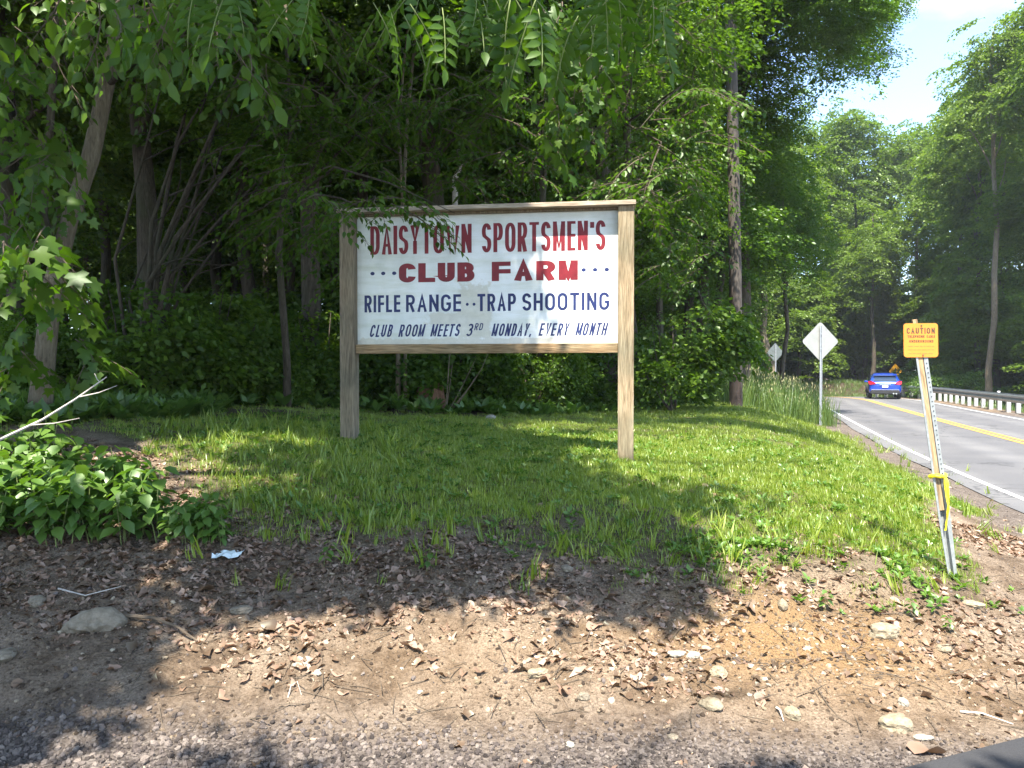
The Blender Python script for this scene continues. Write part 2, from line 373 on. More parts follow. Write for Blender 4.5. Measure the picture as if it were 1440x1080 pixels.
def ground_material():
    m, nt = mat('ground_soil'); L = nt.links.new
    tc = N(nt, 'ShaderNodeTexCoord')
    def noise(scale, detail=6, rough=0.6, dist=0):
        n = N(nt, 'ShaderNodeTexNoise'); n.inputs['Scale'].default_value = scale; n.inputs['Detail'].default_value = detail
        n.inputs['Roughness'].default_value = rough; n.inputs['Distortion'].default_value = dist; L(tc.outputs['Object'], n.inputs['Vector']); return n
    def attr(a):
        n = N(nt, 'ShaderNodeAttribute'); n.attribute_name = a; return n
    def mix(f, a, b, bt='MIX'):
        n = N(nt, 'ShaderNodeMixRGB'); n.blend_type = bt
        for s, v in ((0, f), (1, a), (2, b)):
            if isinstance(v, (int, float)): n.inputs[s].default_value = v
            elif isinstance(v, tuple): n.inputs[s].default_value = (*v, 1)
            else: L(v, n.inputs[s])
        return n.outputs[0]
    nA = noise(3.0); nB = noise(22, 8, 0.7); nC = noise(90, 5, 0.7); nD = noise(0.9, 3)
    v1 = N(nt, 'ShaderNodeTexVoronoi'); v1.inputs['Scale'].default_value = 62; L(tc.outputs['Object'], v1.inputs['Vector'])
    v2 = N(nt, 'ShaderNodeTexVoronoi'); v2.inputs['Scale'].default_value = 26; L(tc.outputs['Object'], v2.inputs['Vector'])
    soil = ramp(nt, [(0.3, (0.055, 0.04, 0.028)), (0.5, (0.115, 0.082, 0.055)), (0.7, (0.20, 0.15, 0.105))]); L(nB.outputs['Fac'], soil.inputs[0])
    dry = ramp(nt, [(0.35, (0.13, 0.098, 0.070)), (0.65, (0.31, 0.24, 0.175))]); L(nC.outputs['Fac'], dry.inputs[0])
    sm = ramp(nt, [(0.42, (0, 0, 0)), (0.6, (1, 1, 1))]); L(nA.outputs['Fac'], sm.inputs[0])
    c = mix(sm.outputs[0], soil.outputs[0], dry.outputs[0])
    orr = ramp(nt, [(0.3, (0.14, 0.085, 0.040)), (0.7, (0.31, 0.20, 0.10))]); L(nC.outputs['Fac'], orr.inputs[0])
    om = N(nt, 'ShaderNodeMath'); om.operation = 'MULTIPLY'; om.use_clamp = True; L(attr('orange').outputs['Fac'], om.inputs[0]); om.inputs[1].default_value = 1.1
    c = mix(om.outputs[0], c, orr.outputs[0])
    gr = ramp(nt, [(0.0, (0.045, 0.038, 0.034)), (0.5, (0.11, 0.093, 0.083)), (1.0, (0.22, 0.19, 0.165))]); L(v1.outputs['Color'], gr.inputs[0])
    c = mix(attr('gravel').outputs['Fac'], c, gr.outputs[0])
    lawn = ramp(nt, [(0.3, (0.04, 0.045, 0.018)), (0.7, (0.10, 0.10, 0.045))]); L(nB.outputs['Fac'], lawn.inputs[0])
    lm = N(nt, 'ShaderNodeMath'); lm.operation = 'MULTIPLY'; L(attr('lawn').outputs['Fac'], lm.inputs[0]); lm.inputs[1].default_value = 0.8
    c = mix(lm.outputs[0], c, lawn.outputs[0])
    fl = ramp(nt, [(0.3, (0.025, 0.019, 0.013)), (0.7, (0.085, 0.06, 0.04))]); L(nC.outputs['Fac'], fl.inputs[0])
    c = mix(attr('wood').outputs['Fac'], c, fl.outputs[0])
    p = N(nt, 'ShaderNodeBsdfPrincipled'); p.inputs['Roughness'].default_value = 0.97; p.inputs['Specular IOR Level'].default_value = 0.1; L(c, p.inputs['Base Color'])
    b1 = N(nt, 'ShaderNodeBump'); b1.inputs['Strength'].default_value = 0.8; b1.inputs['Distance'].default_value = 0.03; L(nB.outputs['Fac'], b1.inputs['Height'])
    b2 = N(nt, 'ShaderNodeBump'); b2.inputs['Strength'].default_value = 0.9; b2.inputs['Distance'].default_value = 0.012; L(v1.outputs['Distance'], b2.inputs['Height']); b2.invert = True; L(b1.outputs[0], b2.inputs['Normal'])
    b3 = N(nt, 'ShaderNodeBump'); b3.inputs['Strength'].default_value = 0.7; b3.inputs['Distance'].default_value = 0.008; L(nC.outputs['Fac'], b3.inputs['Height']); L(b2.outputs[0], b3.inputs['Normal'])
    L(b3.outputs[0], p.inputs['Normal'])
    o = N(nt, 'ShaderNodeOutputMaterial'); L(p.outputs[0], o.inputs[0]); return m
M['ground'] = ground_material()
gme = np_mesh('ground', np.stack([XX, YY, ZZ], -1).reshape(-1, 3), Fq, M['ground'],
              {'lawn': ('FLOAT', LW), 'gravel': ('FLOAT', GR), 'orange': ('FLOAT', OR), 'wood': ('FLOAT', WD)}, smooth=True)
tag(link_mesh('ground', gme), kind='structure')

# road: asphalt sheet, painted lines
def asphalt(name, lo, hi, patch=True):
    m, nt = mat(name); L = nt.links.new
    tc = N(nt, 'ShaderNodeTexCoord')
    n = N(nt, 'ShaderNodeTexNoise'); n.inputs['Scale'].default_value = 120; n.inputs['Detail'].default_value = 5; n.inputs['Roughness'].default_value = 0.8; L(tc.outputs['Object'], n.inputs['Vector'])
    n2 = N(nt, 'ShaderNodeTexNoise'); n2.inputs['Scale'].default_value = 0.8; n2.inputs['Detail'].default_value = 6; L(tc.outputs['Object'], n2.inputs['Vector'])
    at_ = N(nt, 'ShaderNodeAttribute'); at_.attribute_name = 'across'
    r = ramp(nt, [(0.3, lo), (0.7, hi)]); L(n.outputs['Fac'], r.inputs[0])
    r2 = ramp(nt, [(0.35, (0.86, 0.86, 0.87)), (0.65, (1.06, 1.05, 1.03))]); L(n2.outputs['Fac'], r2.inputs[0])
    m1 = N(nt, 'ShaderNodeMixRGB'); m1.blend_type = 'MULTIPLY'; m1.inputs[0].default_value = 1; L(r.outputs[0], m1.inputs[1]); L(r2.outputs[0], m1.inputs[2])
    w = N(nt, 'ShaderNodeMath'); w.operation = 'SINE'; ml = N(nt, 'ShaderNodeMath'); ml.operation = 'MULTIPLY'; ml.inputs[1].default_value = 3.9; L(at_.outputs['Fac'], ml.inputs[0]); L(ml.outputs[0], w.inputs[0])
    r3 = ramp(nt, [(0.0, (0.84, 0.84, 0.85)), (1.0, (1.06, 1.06, 1.05))]); L(w.outputs[0], r3.inputs[0])
    m2 = N(nt, 'ShaderNodeMixRGB'); m2.blend_type = 'MULTIPLY'; m2.inputs[0].default_value = 1; L(m1.outputs[0], m2.inputs[1]); L(r3.outputs[0], m2.inputs[2])
    nd = N(nt, 'ShaderNodeTexNoise'); nd.inputs['Scale'].default_value = 1.6; nd.inputs['Detail'].default_value = 5; L(tc.outputs['Object'], nd.inputs['Vector'])
    va = N(nt, 'ShaderNodeVectorMath'); va.operation = 'MULTIPLY_ADD'; L(nd.outputs['Color'], va.inputs[0]); va.inputs[1].default_value = (1.6, 1.6, 1.6); L(tc.outputs['Object'], va.inputs[2])
    vc = N(nt, 'ShaderNodeTexVoronoi'); vc.feature = 'DISTANCE_TO_EDGE'; vc.inputs['Scale'].default_value = .28; L(va.outputs[0], vc.inputs['Vector'])
    ck = ramp(nt, [(0.0, (0.62, 0.62, 0.63)), (0.0075, (0.7, 0.7, 0.7)), (0.011, (1, 1, 1))]); L(vc.outputs['Distance'], ck.inputs[0])
    m3 = N(nt, 'ShaderNodeMixRGB'); m3.blend_type = 'MULTIPLY'; m3.inputs[0].default_value = 1; L(m2.outputs[0], m3.inputs[1]); L(ck.outputs[0], m3.inputs[2])
    p = N(nt, 'ShaderNodeBsdfPrincipled'); p.inputs['Roughness'].default_value = 0.85; p.inputs['Specular IOR Level'].default_value = 0.3; L(m3.outputs[0], p.inputs['Base Color'])
    b = N(nt, 'ShaderNodeBump'); b.inputs['Strength'].default_value = 0.5; b.inputs['Distance'].default_value = 0.004; L(n.outputs['Fac'], b.inputs['Height']); L(b.outputs[0], p.inputs['Normal'])
    o = N(nt, 'ShaderNodeOutputMaterial'); L(p.outputs[0], o.inputs[0]); return m
M['asphalt'] = asphalt('road_asphalt', (0.085, 0.085, 0.089), (0.155, 0.153, 0.155))
M['asphalt_new'] = asphalt('side_asphalt', (0.03, 0.03, 0.032), (0.06, 0.06, 0.062))
M['white_line'] = simple('white_line_paint', (0.62, 0.62, 0.60), 0.7, noise=0.25, nscale=14)
M['yellow_line'] = simple('yellow_line_paint', (0.50, 0.27, 0.045), 0.7, noise=0.25, nscale=14)
RT = np.gradient(RC, axis=0); RT /= np.linalg.norm(RT, axis=1)[:, None]; RN = np.stack([RT[:, 1], -RT[:, 0]], 1)
def strip(name, a, b, dz, m, nx=2, parent=None, wob=0.0):
    V = []; U = []; Fs = []; n = len(RC)
    ts = np.linspace(a, b, nx)
    for k in range(n):
        for t in ts:
            tt = t
            if wob and t in (a, b): tt += wob * (vnoise(np.array([k * 0.9]), np.array([t]), 1.0)[0] - 0.5)
            p = RC[k] + RN[k] * tt; V.append((p[0], p[1], road_z(RC[k][1]) + dz + 0.03 * (1 - abs(tt) / 3.0))); U.append(tt)
    for k in range(n - 1):
        for i in range(nx - 1): Fs.append((k * nx + i, k * nx + i + 1, (k + 1) * nx + i + 1, (k + 1) * nx + i))
    me = np_mesh(name, np.array(V), np.array(Fs), m, {'across': ('FLOAT', np.array(U))}, smooth=True)
    o = link_mesh(name, me, parent); tag(o, kind='structure'); return o
strip('road', -3.02, 3.02, 0.012, M['asphalt'], 9, wob=0.12)
strip('road_edge_line', -2.74, -2.66, 0.017, M['white_line'])
strip('road_edge_line', 2.66, 2.74, 0.017, M['white_line'])
strip('road_centre_line', -0.16, -0.05, 0.0175, M['yellow_line'])
strip('road_centre_line', 0.05, 0.16, 0.0175, M['yellow_line'])
# side road (its corner shows at the lower right)
V = []; Fs = []; sx = np.linspace(-30, 5.2, 60)
for x in sx:
    e = side_edge(x) + 0.03 * math.sin(x * 9) + 0.02 * math.sin(x * 23); V += [(x, e, 0.03), (x, e - 0.02, 0.034), (x, e - 9, 0.034)]
for k in range(59):
    for i in range(2): Fs.append((k * 3 + i, k * 3 + i + 1, k * 3 + 4 + i, k * 3 + 3 + i)[::-1])
so = link_mesh('side_road', np_mesh('side_road', np.array(V), np.array(Fs), M['asphalt_new'], {'across': ('FLOAT', np.zeros(len(V)))})); tag(so, kind='structure')

# ------------------------------------------------------------------ foliage builders
def nrm(a): return a / np.maximum(np.linalg.norm(a, axis=-1, keepdims=True), 1e-9)
def leaf_arrays(C, D, Nn, ln, wd, rnd, shape='diamond'):
    """leaf blades as folded polygons.  C base points, D directions, Nn normals, ln/wd sizes"""
    D = nrm(D); S = nrm(np.cross(D, Nn)); U = nrm(np.cross(S, D))
    ln = ln[:, None]; wd = wd[:, None]
    if shape == 'diamond':
        P = np.stack([C, C + D * ln * .45 - S * wd * .5 + U * wd * .14, C + D * ln, C + D * ln * .45 + S * wd * .5 + U * wd * .14], 1)
        F = np.array([[0, 1, 2], [0, 2, 3]]); k = 4
    elif shape == 'oval':
        P = np.stack([C, C + D * ln * .22 - S * wd * .40 + U * wd * .12, C + D * ln * .55 - S * wd * .46 + U * wd * .12, C + D * ln - U * ln * .12,
                      C + D * ln * .55 + S * wd * .46 + U * wd * .12, C + D * ln * .22 + S * wd * .40 + U * wd * .12, C + D * ln * .55], 1)
        F = np.array([[0, 1, 6], [1, 2, 6], [2, 3, 6], [6, 3, 4], [6, 4, 5], [0, 6, 5]]); k = 7
    elif shape == 'maple':
        pts = [(0, 0), (-.10, -.28), (.10, -.50), (.30, -.30), (.62, -.52), (.60, -.20), (1.0, 0), (.60, .20), (.62, .52), (.30, .30), (.10, .50), (-.10, .28)]
        P = np.stack([C + D * ln * a + S * wd * b - U * ln * .10 * (a * a + b * b * 1.5) for a, b in pts] + [C + D * ln * .3 + U * ln * .03], 1)
        F = np.array([[i, (i + 1) % 12, 12] for i in range(12)]); k = 13
    n = len(C)
    Fo = (F[None] + (np.arange(n) * k)[:, None, None]).reshape(-1, 3)
    return P.reshape(-1, 3), Fo, np.repeat(rnd, k)

def crown_mesh(name, seed, rad, nspray, nleaf, leaf, material, lobes=16, droop=0.35, spray_r=0.8, hollow=0.35, low=0.0):
    """crown centred on the origin: lobes > flat leafy sprays > leaves"""
    g = np.random.default_rng(seed); rad = np.array(rad)
    d = nrm(g.normal(size=(lobes, 3))); d[:, 2] = np.where(d[:, 2] < -0.75, -d[:, 2], d[:, 2])
    lc = d * (0.45 + 0.35 * g.random((lobes, 1))) * rad; lr = (0.26 + 0.2 * g.random(lobes))
    k = g.integers(0, lobes, nspray)
    o = nrm(g.normal(size=(nspray, 3))) * (g.random((nspray, 1)) ** 0.45) * lr[k][:, None] * rad * 1.15
    SC = lc[k] + o
    out = nrm(SC * np.array([1, 1, 0.15])); out[:, 2] = -0.15 + 0.25 * g.normal(size=nspray) * 0.5; out = nrm(out)
    sr = spray_r * (0.6 + 0.7 * g.random(nspray))
    up = nrm(np.stack([0.35 * g.normal(size=nspray), 0.35 * g.normal(size=nspray), np.ones(nspray)], 1) + out * 0.35)
    ax = nrm(out - up * np.sum(out * up, 1)[:, None]); ay = np.cross(up, ax)
    si = np.repeat(np.arange(nspray), nleaf); n = len(si)
    tw = g.integers(0, 7, n); ang = (tw - 3) * 0.42 + 0.09 * g.normal(size=n) + 0.15 * np.sin(si * 1.7)
    r = g.random(n) ** 0.7
    dd = ax[si] * np.cos(ang)[:, None] + ay[si] * np.sin(ang)[:, None]
    P = SC[si] + dd * (r * sr[si])[:, None] - np.array([0, 0, 1]) * (droop * r * r * sr[si])[:, None] + g.normal(size=(n, 3)) * np.array([.05, .05, .045])
    sd = np.where(g.random(n) < .5, 1, -1)
    ld = dd * 0.7 + (ay[si] * np.cos(ang)[:, None] - ax[si] * np.sin(ang)[:, None]) * (sd * 0.7)[:, None] + g.normal(size=(n, 3)) * .25; ld[:, 2] -= 0.25
    nn = up[si] + g.normal(size=(n, 3)) * .7
    ln = leaf * (0.65 + 0.6 * g.random(n)); wd = ln * (0.55 + .2 * g.random(n))
    rnd = np.clip(0.5 + 0.22 * g.normal(size=n) + 0.22 * (g.random(nspray)[si] - .5) + .25 * (g.random(lobes)[k][si] - .5), 0, 1)
    V, F, A = leaf_arrays(P, ld, nn, ln, wd, rnd)
    me = np_mesh(name, V, F, material, {'rnd': ('FLOAT', A)})
    me['lobes'] = [float(v) for v in lc.ravel()]
    return me

# crown library (each used many times)
CR = {}
for i in range(3):
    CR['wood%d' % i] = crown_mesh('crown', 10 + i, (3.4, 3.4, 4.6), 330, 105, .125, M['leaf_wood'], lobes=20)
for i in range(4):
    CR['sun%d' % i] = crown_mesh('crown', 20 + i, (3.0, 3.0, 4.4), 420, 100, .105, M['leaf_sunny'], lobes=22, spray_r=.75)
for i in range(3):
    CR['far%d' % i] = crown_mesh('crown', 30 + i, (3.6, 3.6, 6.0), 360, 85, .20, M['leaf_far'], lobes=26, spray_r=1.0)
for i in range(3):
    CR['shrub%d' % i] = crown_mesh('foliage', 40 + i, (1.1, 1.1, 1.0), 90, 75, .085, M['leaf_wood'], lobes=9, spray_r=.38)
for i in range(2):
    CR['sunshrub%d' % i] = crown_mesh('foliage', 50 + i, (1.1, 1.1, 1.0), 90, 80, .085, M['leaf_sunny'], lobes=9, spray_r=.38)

def curve_pts(a, b, n, bend, seed):
    g = random.Random(seed); a = Vector(a); b = Vector(b); L_ = (b - a).length
    o1 = Vector((g.uniform(-1, 1), g.uniform(-1, 1), g.uniform(-.2, .5))) * bend * L_
    return [a.lerp(b, k / (n - 1)) + o1 * sin(pi * k / (n - 1)) + Vector((g.uniform(-1, 1), g.uniform(-1, 1), 0)) * 0.012 * L_ * (0 < k < n - 1) for k in range(n)]
def trunk_mb(h, r, lean=(0, 0), seed=0, limbs=(), n=10, bend=.02, top=.35, stubs=0):
    """tapered trunk with flared foot; limbs = target points relative to the base"""
    g = random.Random(seed); mb = MB(); K = 9
    path = curve_pts((0, 0, -.25), (lean[0], lean[1], h), K, bend, seed)
    rad = [r * (1.55 if k == 0 else 1.0) * (1 - (1 - top) * k / (K - 1)) for k in range(K)]
    P2 = [path[0], path[0].lerp(path[1], .35)] + path[1:]; rad = [r * 1.7, r * 1.12] + rad[1:]
    mb.tube(P2, rad, n, wob=.07)
    for t in limbs:
        t = Vector(t); f = min(.95, max(.3, (t.z - .22 * t.length) / h)); b = path[0].lerp(path[-1], f); kk = f * (K - 1); b = path[int(kk)].lerp(path[min(K - 1, int(kk) + 1)], kk - int(kk))
        rr = r * (1 - (1 - top) * f) * g.uniform(.3, .5)
        c = curve_pts(b, t, 6, .08, g.random()); mb.tube(c, [rr * (1 - .8 * i / 5) for i in range(6)], 6)
        for _ in range(3):
            k = g.randint(2, 5); e = c[k] + Vector((g.uniform(-1, 1), g.uniform(-1, 1), g.uniform(-.3, .7))) * (t - b).length * .3
            mb.tube(curve_pts(c[k], e, 4, .1, g.random()), [rr * .35, rr * .25, rr * .15, rr * .05], 4)
    return mb
TREES = 0
def tree(x, y, r, h, crown, cz, cs=(1, 1, 1), label='', group=None, lean=(0, 0), bark='bark', name='deciduous_tree', rot=None, off=(0, 0), z=None, nlimb=7, n=8, more=()):
    global TREES; TREES += 1; g = random.Random(TREES * 7 + 1)
    z = Hs(x, y) if z is None else z
    root = empty(name, (x, y, z)); tag(root, label, 'tree', group)
    rot = g.uniform(0, 6.28) if rot is None else rot
    lob = np.array(CR[crown]['lobes']).reshape(-1, 3)[:nlimb] * np.array(cs)
    c, s = cos(rot), sin(rot)
    limbs = [(c * p[0] - s * p[1] + off[0], s * p[0] + c * p[1] + off[1], p[2] + cz) for p in lob]
    tr = trunk_mb(h, r, lean, TREES, limbs, n).build('trunk', M[bark], root, smooth=True)
    cw = link_mesh('crown', CR[crown], root); cw.location = (off[0], off[1], cz); cw.rotation_euler = (0, 0, rot); cw.scale = cs
    for (cr_, ox, oy, oz, s_) in more:
        c2 = link_mesh('crown', CR[cr_], root); c2.location = (ox, oy, oz); c2.scale = (s_, s_, s_) if not hasattr(s_, '__len__') else s_; c2.rotation_euler = (0, 0, g.uniform(0, 6.28))
    return root

# ------------------------------------------------------------------ the wood: near row
WOODG = 'trees standing deep in the wood'
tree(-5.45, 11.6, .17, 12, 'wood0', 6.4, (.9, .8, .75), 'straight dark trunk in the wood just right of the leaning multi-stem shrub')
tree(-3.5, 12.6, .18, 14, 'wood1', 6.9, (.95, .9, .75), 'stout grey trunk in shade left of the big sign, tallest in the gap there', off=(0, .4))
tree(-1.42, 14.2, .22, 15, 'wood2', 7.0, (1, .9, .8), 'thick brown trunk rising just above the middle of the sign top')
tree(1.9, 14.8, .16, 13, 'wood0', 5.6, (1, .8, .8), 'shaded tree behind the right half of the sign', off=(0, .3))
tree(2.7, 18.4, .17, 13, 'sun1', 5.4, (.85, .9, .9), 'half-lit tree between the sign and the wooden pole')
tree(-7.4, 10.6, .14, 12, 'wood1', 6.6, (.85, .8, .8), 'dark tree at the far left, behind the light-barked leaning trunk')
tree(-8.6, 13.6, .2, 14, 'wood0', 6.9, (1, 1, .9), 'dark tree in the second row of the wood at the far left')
# deep wood
g = random.Random(5); spots = []
for yy in np.arange(16.5, 50, 3.6):
    for xx in np.arange(-36, 12, 4.3):
        X = xx + g.uniform(-1.5, 1.5); Y = yy + g.uniform(-1.3, 1.3)
        if X < -.80 * Y - 2 or X > .26 * Y + 0.5: continue
        if Y < 18.5 and X > 1: continue
        if abs(X - 5.9) < 1.6 and abs(Y - 21) < 2.6: continue
        if road_lat(X, Y)[0] > -7.5: continue
        spots.append((X, Y))
for i, (X, Y) in enumerate(spots):
    t = tree(X, Y, g.uniform(.1, .2), g.uniform(13, 17), 'wood%d' % (i % 3), g.uniform(6.0, 8.8), (1.05, 1.0, g.uniform(.95, 1.25)),
         'slim dark trunk under a leafy crown deep in the shaded wood', WOODG, nlimb=4, n=6)
# wood edge right of the sign, towards the road
tree(6.05, 20.6, .23, 19, 'sun0', 12.4, (1.25, 1.0, 1.15), 'big dark-trunked tree right behind the wooden pole, its branches reaching over the road', off=(.5, -.6),
     more=(('sun3', 1.9, -1.6, 10.1, (.56, .5, .34)), ('sun1', -.9, -3.4, 9.9, (.6, .16, .36)), ('wood0', -.4, .3, 8.0, (.7, .7, .5))), n=10)
tree(5.35, 21.8, .2, 12, 'sun2', 5.6, (1.0, .95, .85), 'brown-trunked tree just left of the wooden pole', more=(('sun1', .3, -1.3, 9.8, (.8, .7, .5)),))
tree(6.9, 26.0, .15, 12, 'sun1', 6.9, (.95, .95, .80), 'bright green tree just right of the wooden pole behind the tall grass')
tree(7.2, 31.6, .17, 13, 'sun3', 7.4, (1.0, 1.0, 1.0), 'bright leafy tree leaning towards the road above the farther diamond sign')
tree(8.2, 38.6, .2, 15, 'sun0', 7.6, (1.1, 1.1, 1.05), 'leafy tree near the road beyond the farther diamond sign')
tree(15.3, 44.6, .24, 15, 'far0', 10.0, (1.0, 1.0, .8), 'grey curving trunk beside the farther diamond sign', lean=(-1.4, 0), bark='bark_light', off=(-1.0, 0))
tree(6.8, 26.5, .13, 14, 'sun2', 12.2, (.85, .8, .6), 'slender tree whose twigs reach highest against the sky left of the gap', off=(3.0, -2.2))
tree(2.6, 21.5, .16, 15, 'sun3', 9.5, (1.15, 1, 1), 'tall tree at the wood edge above the right end of the sign')
tree(3.7, 18.9, .10, 8.5, 'sun0', 7.3, (.8, .6, .6), 'young tree at the lawn edge just left of the pole, leaves half lit', off=(-.3, .2))
tree(.4, 13.0, .09, 8, 'sun2', 6.0, (.75, .6, .5), 'slim maple behind the sign whose lit crown shows above its right half', off=(.5, -.6))
tree(2.3, 16.5, .07, 6.5, 'sun2', 4.3, (.62, .5, .55), 'low sunlit maple just right of the sign, leaves down to shrub height', nlimb=6)
tree(8.0, 22.8, .08, 7, 'sun3', 5.6, (.62, .5, .55), 'low sunlit tree between the wooden pole and the farther diamond sign', off=(-.1, 0), nlimb=6)
# beyond the bend
k = 0
for (X, Y, hh, cs) in [(21, 66, 22, 1.0), (25.5, 68, 25.5, 1.1), (30.8, 69, 26, 1.1), (36, 68, 24, 1.1), (17, 62, 17, 1.0), (12, 60, 17, 1.1), (24, 76, 23, 1.2), (34, 79, 24, 1.2), (42, 74, 22, 1.2), (7, 66, 18, 1.2),
                     (29, 63, 12, .85), (22.5, 60.5, 9.5, .75), (34.5, 62, 12, .85), (28, 88, 22, 1.3), (40, 88, 23, 1.3), (16, 80, 21, 1.3), (19.5, 72, 11, 1.1), (23.5, 74, 11, 1.2), (28, 75, 11, 1.2), (33, 74, 11, 1.2), (14, 70, 11, 1.2), (9, 76, 12, 1.3), (38, 80, 12, 1.3), (46, 84, 14, 1.4), (21, 84, 12, 1.3), (30, 96, 16, 1.5), (44, 98, 18, 1.5), (16, 96, 16, 1.5), (54, 78, 16, 1.4), (5, 88, 16, 1.5)]:
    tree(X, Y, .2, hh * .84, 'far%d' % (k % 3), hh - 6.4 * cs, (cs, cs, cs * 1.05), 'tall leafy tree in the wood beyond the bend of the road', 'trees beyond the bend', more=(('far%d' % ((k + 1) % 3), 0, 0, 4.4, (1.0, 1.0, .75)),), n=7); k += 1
tree(27.6, 59.0, .17, 13, 'far1', 9.5, (.8, .8, .75), 'slim bare-trunked tree seen just left of the blue car beyond the bend', off=(0, .5))
# right of the guard rail
RG = 'trees behind the guard rail'
tree(25.2, 40.5, .17, 20, 'far0', 16.0, (.75, .75, .85), 'pale straight trunk standing right behind the guard rail near the white marker post', bark='bark_light', n=10, more=(('far1', 1.4, -.6, 10.6, (.6, .5, .4)),))
tree(29.6, 46.5, .22, 18, 'far1', 12.0, (1, 1, 1.0), 'dark trunk just right of the pale straight trunk behind the guard rail')
tree(26.4, 36.0, .2, 21, 'far2', 18.0, (.75, .75, .72), 'nearest tall tree on the right, crown reaching the top edge of the view', off=(-.6, -1))
for (X, Y, hh, cs) in [(28.6, 47, 22.5, .95), (33, 50, 25, 1.05), (38, 52, 26, 1.15), (33, 57, 20, 1.1), (40, 60, 22, 1.2), (44, 52, 21, 1.2), (29, 38, 24, .95), (28, 33, 22, .9)]:
    tree(X, Y, .19, hh * .86, 'far%d' % (k % 3), hh - 5.6 * cs, (cs, cs, cs), 'tall leafy tree in the wood behind the guard rail', RG, more=(('far%d' % ((k + 2) % 3), 0, 0, 4.8, (.95, .95, .72)),), n=7); k += 1

# low young trees filling the wood's foot
for (X, Y) in [(31, 66), (35, 70), (26, 64.5), (22, 64), (18.5, 65), (41, 66), (13.5, 66), (37, 62), (34, 53), (37, 57), (35.5, 47), (38, 50), (33, 45.5), (41, 45), (8.5, 70)]:
    tree(X, Y, .1, 7, 'far%d' % (k % 3), 3.9, (1.0, 1.0, .62), 'low young tree with leaves down to the ground', 'low young trees at the foot of the far wood', n=6, nlimb=4); k += 1
# shrubs
def shrub(x, y, s, kind, label, group=None, zoff=0.75, cs=None):
    global TREES; TREES += 1
    z = Hs(x, y); root = empty('shrub', (x, y, z)); tag(root, label, 'shrub', group)
    g = random.Random(TREES); mb = MB()
    for _ in range(6):
        a = g.uniform(0, 6.28); q = s * g.uniform(.3, .8)
        mb.tube(curve_pts((0.03 * cos(a), .03 * sin(a), -.08), (q * cos(a), q * sin(a), s * g.uniform(.8, 1.5)), 5, .12, g.random()), [.02 * s, .016 * s, .012 * s, .008 * s, .004 * s], 5)
    mb.build('stem', M['bark'], root)
    c = link_mesh('foliage', CR[kind], root); c.location = (0, 0, zoff * s); c.scale = cs or (s, s, s); c.rotation_euler = (0, 0, g.uniform(0, 6.28))
    return root
g = random.Random(9)
EDGE = 'shaded shrubs along the back of the lawn'
for i in range(30):
    t = i / 29; x = -9 + t * 13.5; yb = np.interp(x, [-9, -5.2, -3.8, -2.6, -1, 0.5, 2, 3.4, 5], [8.0, 8.6, 10.2, 11.4, 11.9, 12.4, 15, 17.6, 19.8]) + g.uniform(-.1, 1.2)
    s = g.uniform(.55, 1.15); shrub(x, yb, s, 'shrub%d' % (i % 3), 'dark leafy shrub growing under the trees at the back of the lawn', EDGE)
for i in range(30):
    x = g.uniform(-17, 4); y = g.uniform(14, 26); shrub(x, y, g.uniform(.9, 1.7), 'shrub%d' % (i % 3), 'dark leafy shrub in the undergrowth deep in the wood', 'shrubs deep in the wood')
shrub(3.5, 19.3, 1.15, 'shrub0', 'broad-leaved dark shrub at the foot of the trees just left of the pole', cs=(1.3, 1.0, 1.5))
shrub(3.1, 17.4, 1.0, 'shrub1', 'dark shrub at the lawn edge behind the right sign post', cs=(1.2, 1, 1.3))
shrub(6.3, 22.8, 1.0, 'sunshrub0', 'sunny shrub just right of the pole above the tall grass', cs=(1.1, 1, 1.6))
for i, (x, y, s) in enumerate([(26.5, 47.5, 1.8), (28.6, 50, 1.9), (24.6, 45.0, 1.0), (25.6, 44.6, 1.5), (25.3, 42.4, 1.2), (28.2, 41.5, 1.6), (27.6, 38.4, 1.5), (26.8, 34.5, 1.4), (30.5, 47.5, 1.9), (29.8, 43.5, 1.9), (32, 39, 1.8), (30, 54, 2.0)]):
    shrub(x, y, s, 'sunshrub%d' % (i % 2), 'bright green bush growing behind the guard rail', 'bushes behind the guard rail', cs=(s * 1.1, s * 1.1, s * 1.0))
for i, (x, y, s) in enumerate([(21.5, 59.5, .8), (17, 58.5, 1.0), (13.5, 57.5, 1.2), (10.5, 54, 1.3), (12.5, 47.5, 1.6), (11.5, 42.5, 1.6)]):
    shrub(x, y, s, 'sunshrub%d' % (i % 2), 'low bush on the bank at the bend of the road', 'bushes at the bend')

exec_marker = 0
# ------------------------------------------------------------------ the big club sign
PR = Vector((1.015, 6.85, 0)); PL = Vector((-1.547, 7.20, 0))      # front-face centres of the two posts
ax_ = (PR - PL).normalized(); ang = math.atan2(ax_.y, ax_.x)
sign = empty('club_sign', (PL.x, PL.y, Hs(PL.x, PL.y)), ang)
tag(sign, 'large white painted club sign on two square timber posts on the lawn', 'sign')
Lw = (PR - PL).length; Z0 = sign.location.z
M['post_wood'] = wood_mat('post_timber', (0.17, 0.125, 0.075), (0.30, 0.235, 0.15), (0.41, 0.335, 0.23))
M['rail_wood'] = wood_mat('rail_timber', (0.16, 0.10, 0.05), (0.31, 0.215, 0.12), (0.42, 0.31, 0.19), 'X')
M['cap_wood'] = wood_mat('cap_timber', (0.24, 0.19, 0.14), (0.42, 0.35, 0.27), (0.52, 0.45, 0.36), 'X')
M['grey_wood'] = wood_mat('darker_timber', (0.13, 0.10, 0.07), (0.22, 0.18, 0.125), (0.30, 0.25, 0.18))  # darker timber, used for the left post and top batten
gzR = Hs(PR.x, PR.y)
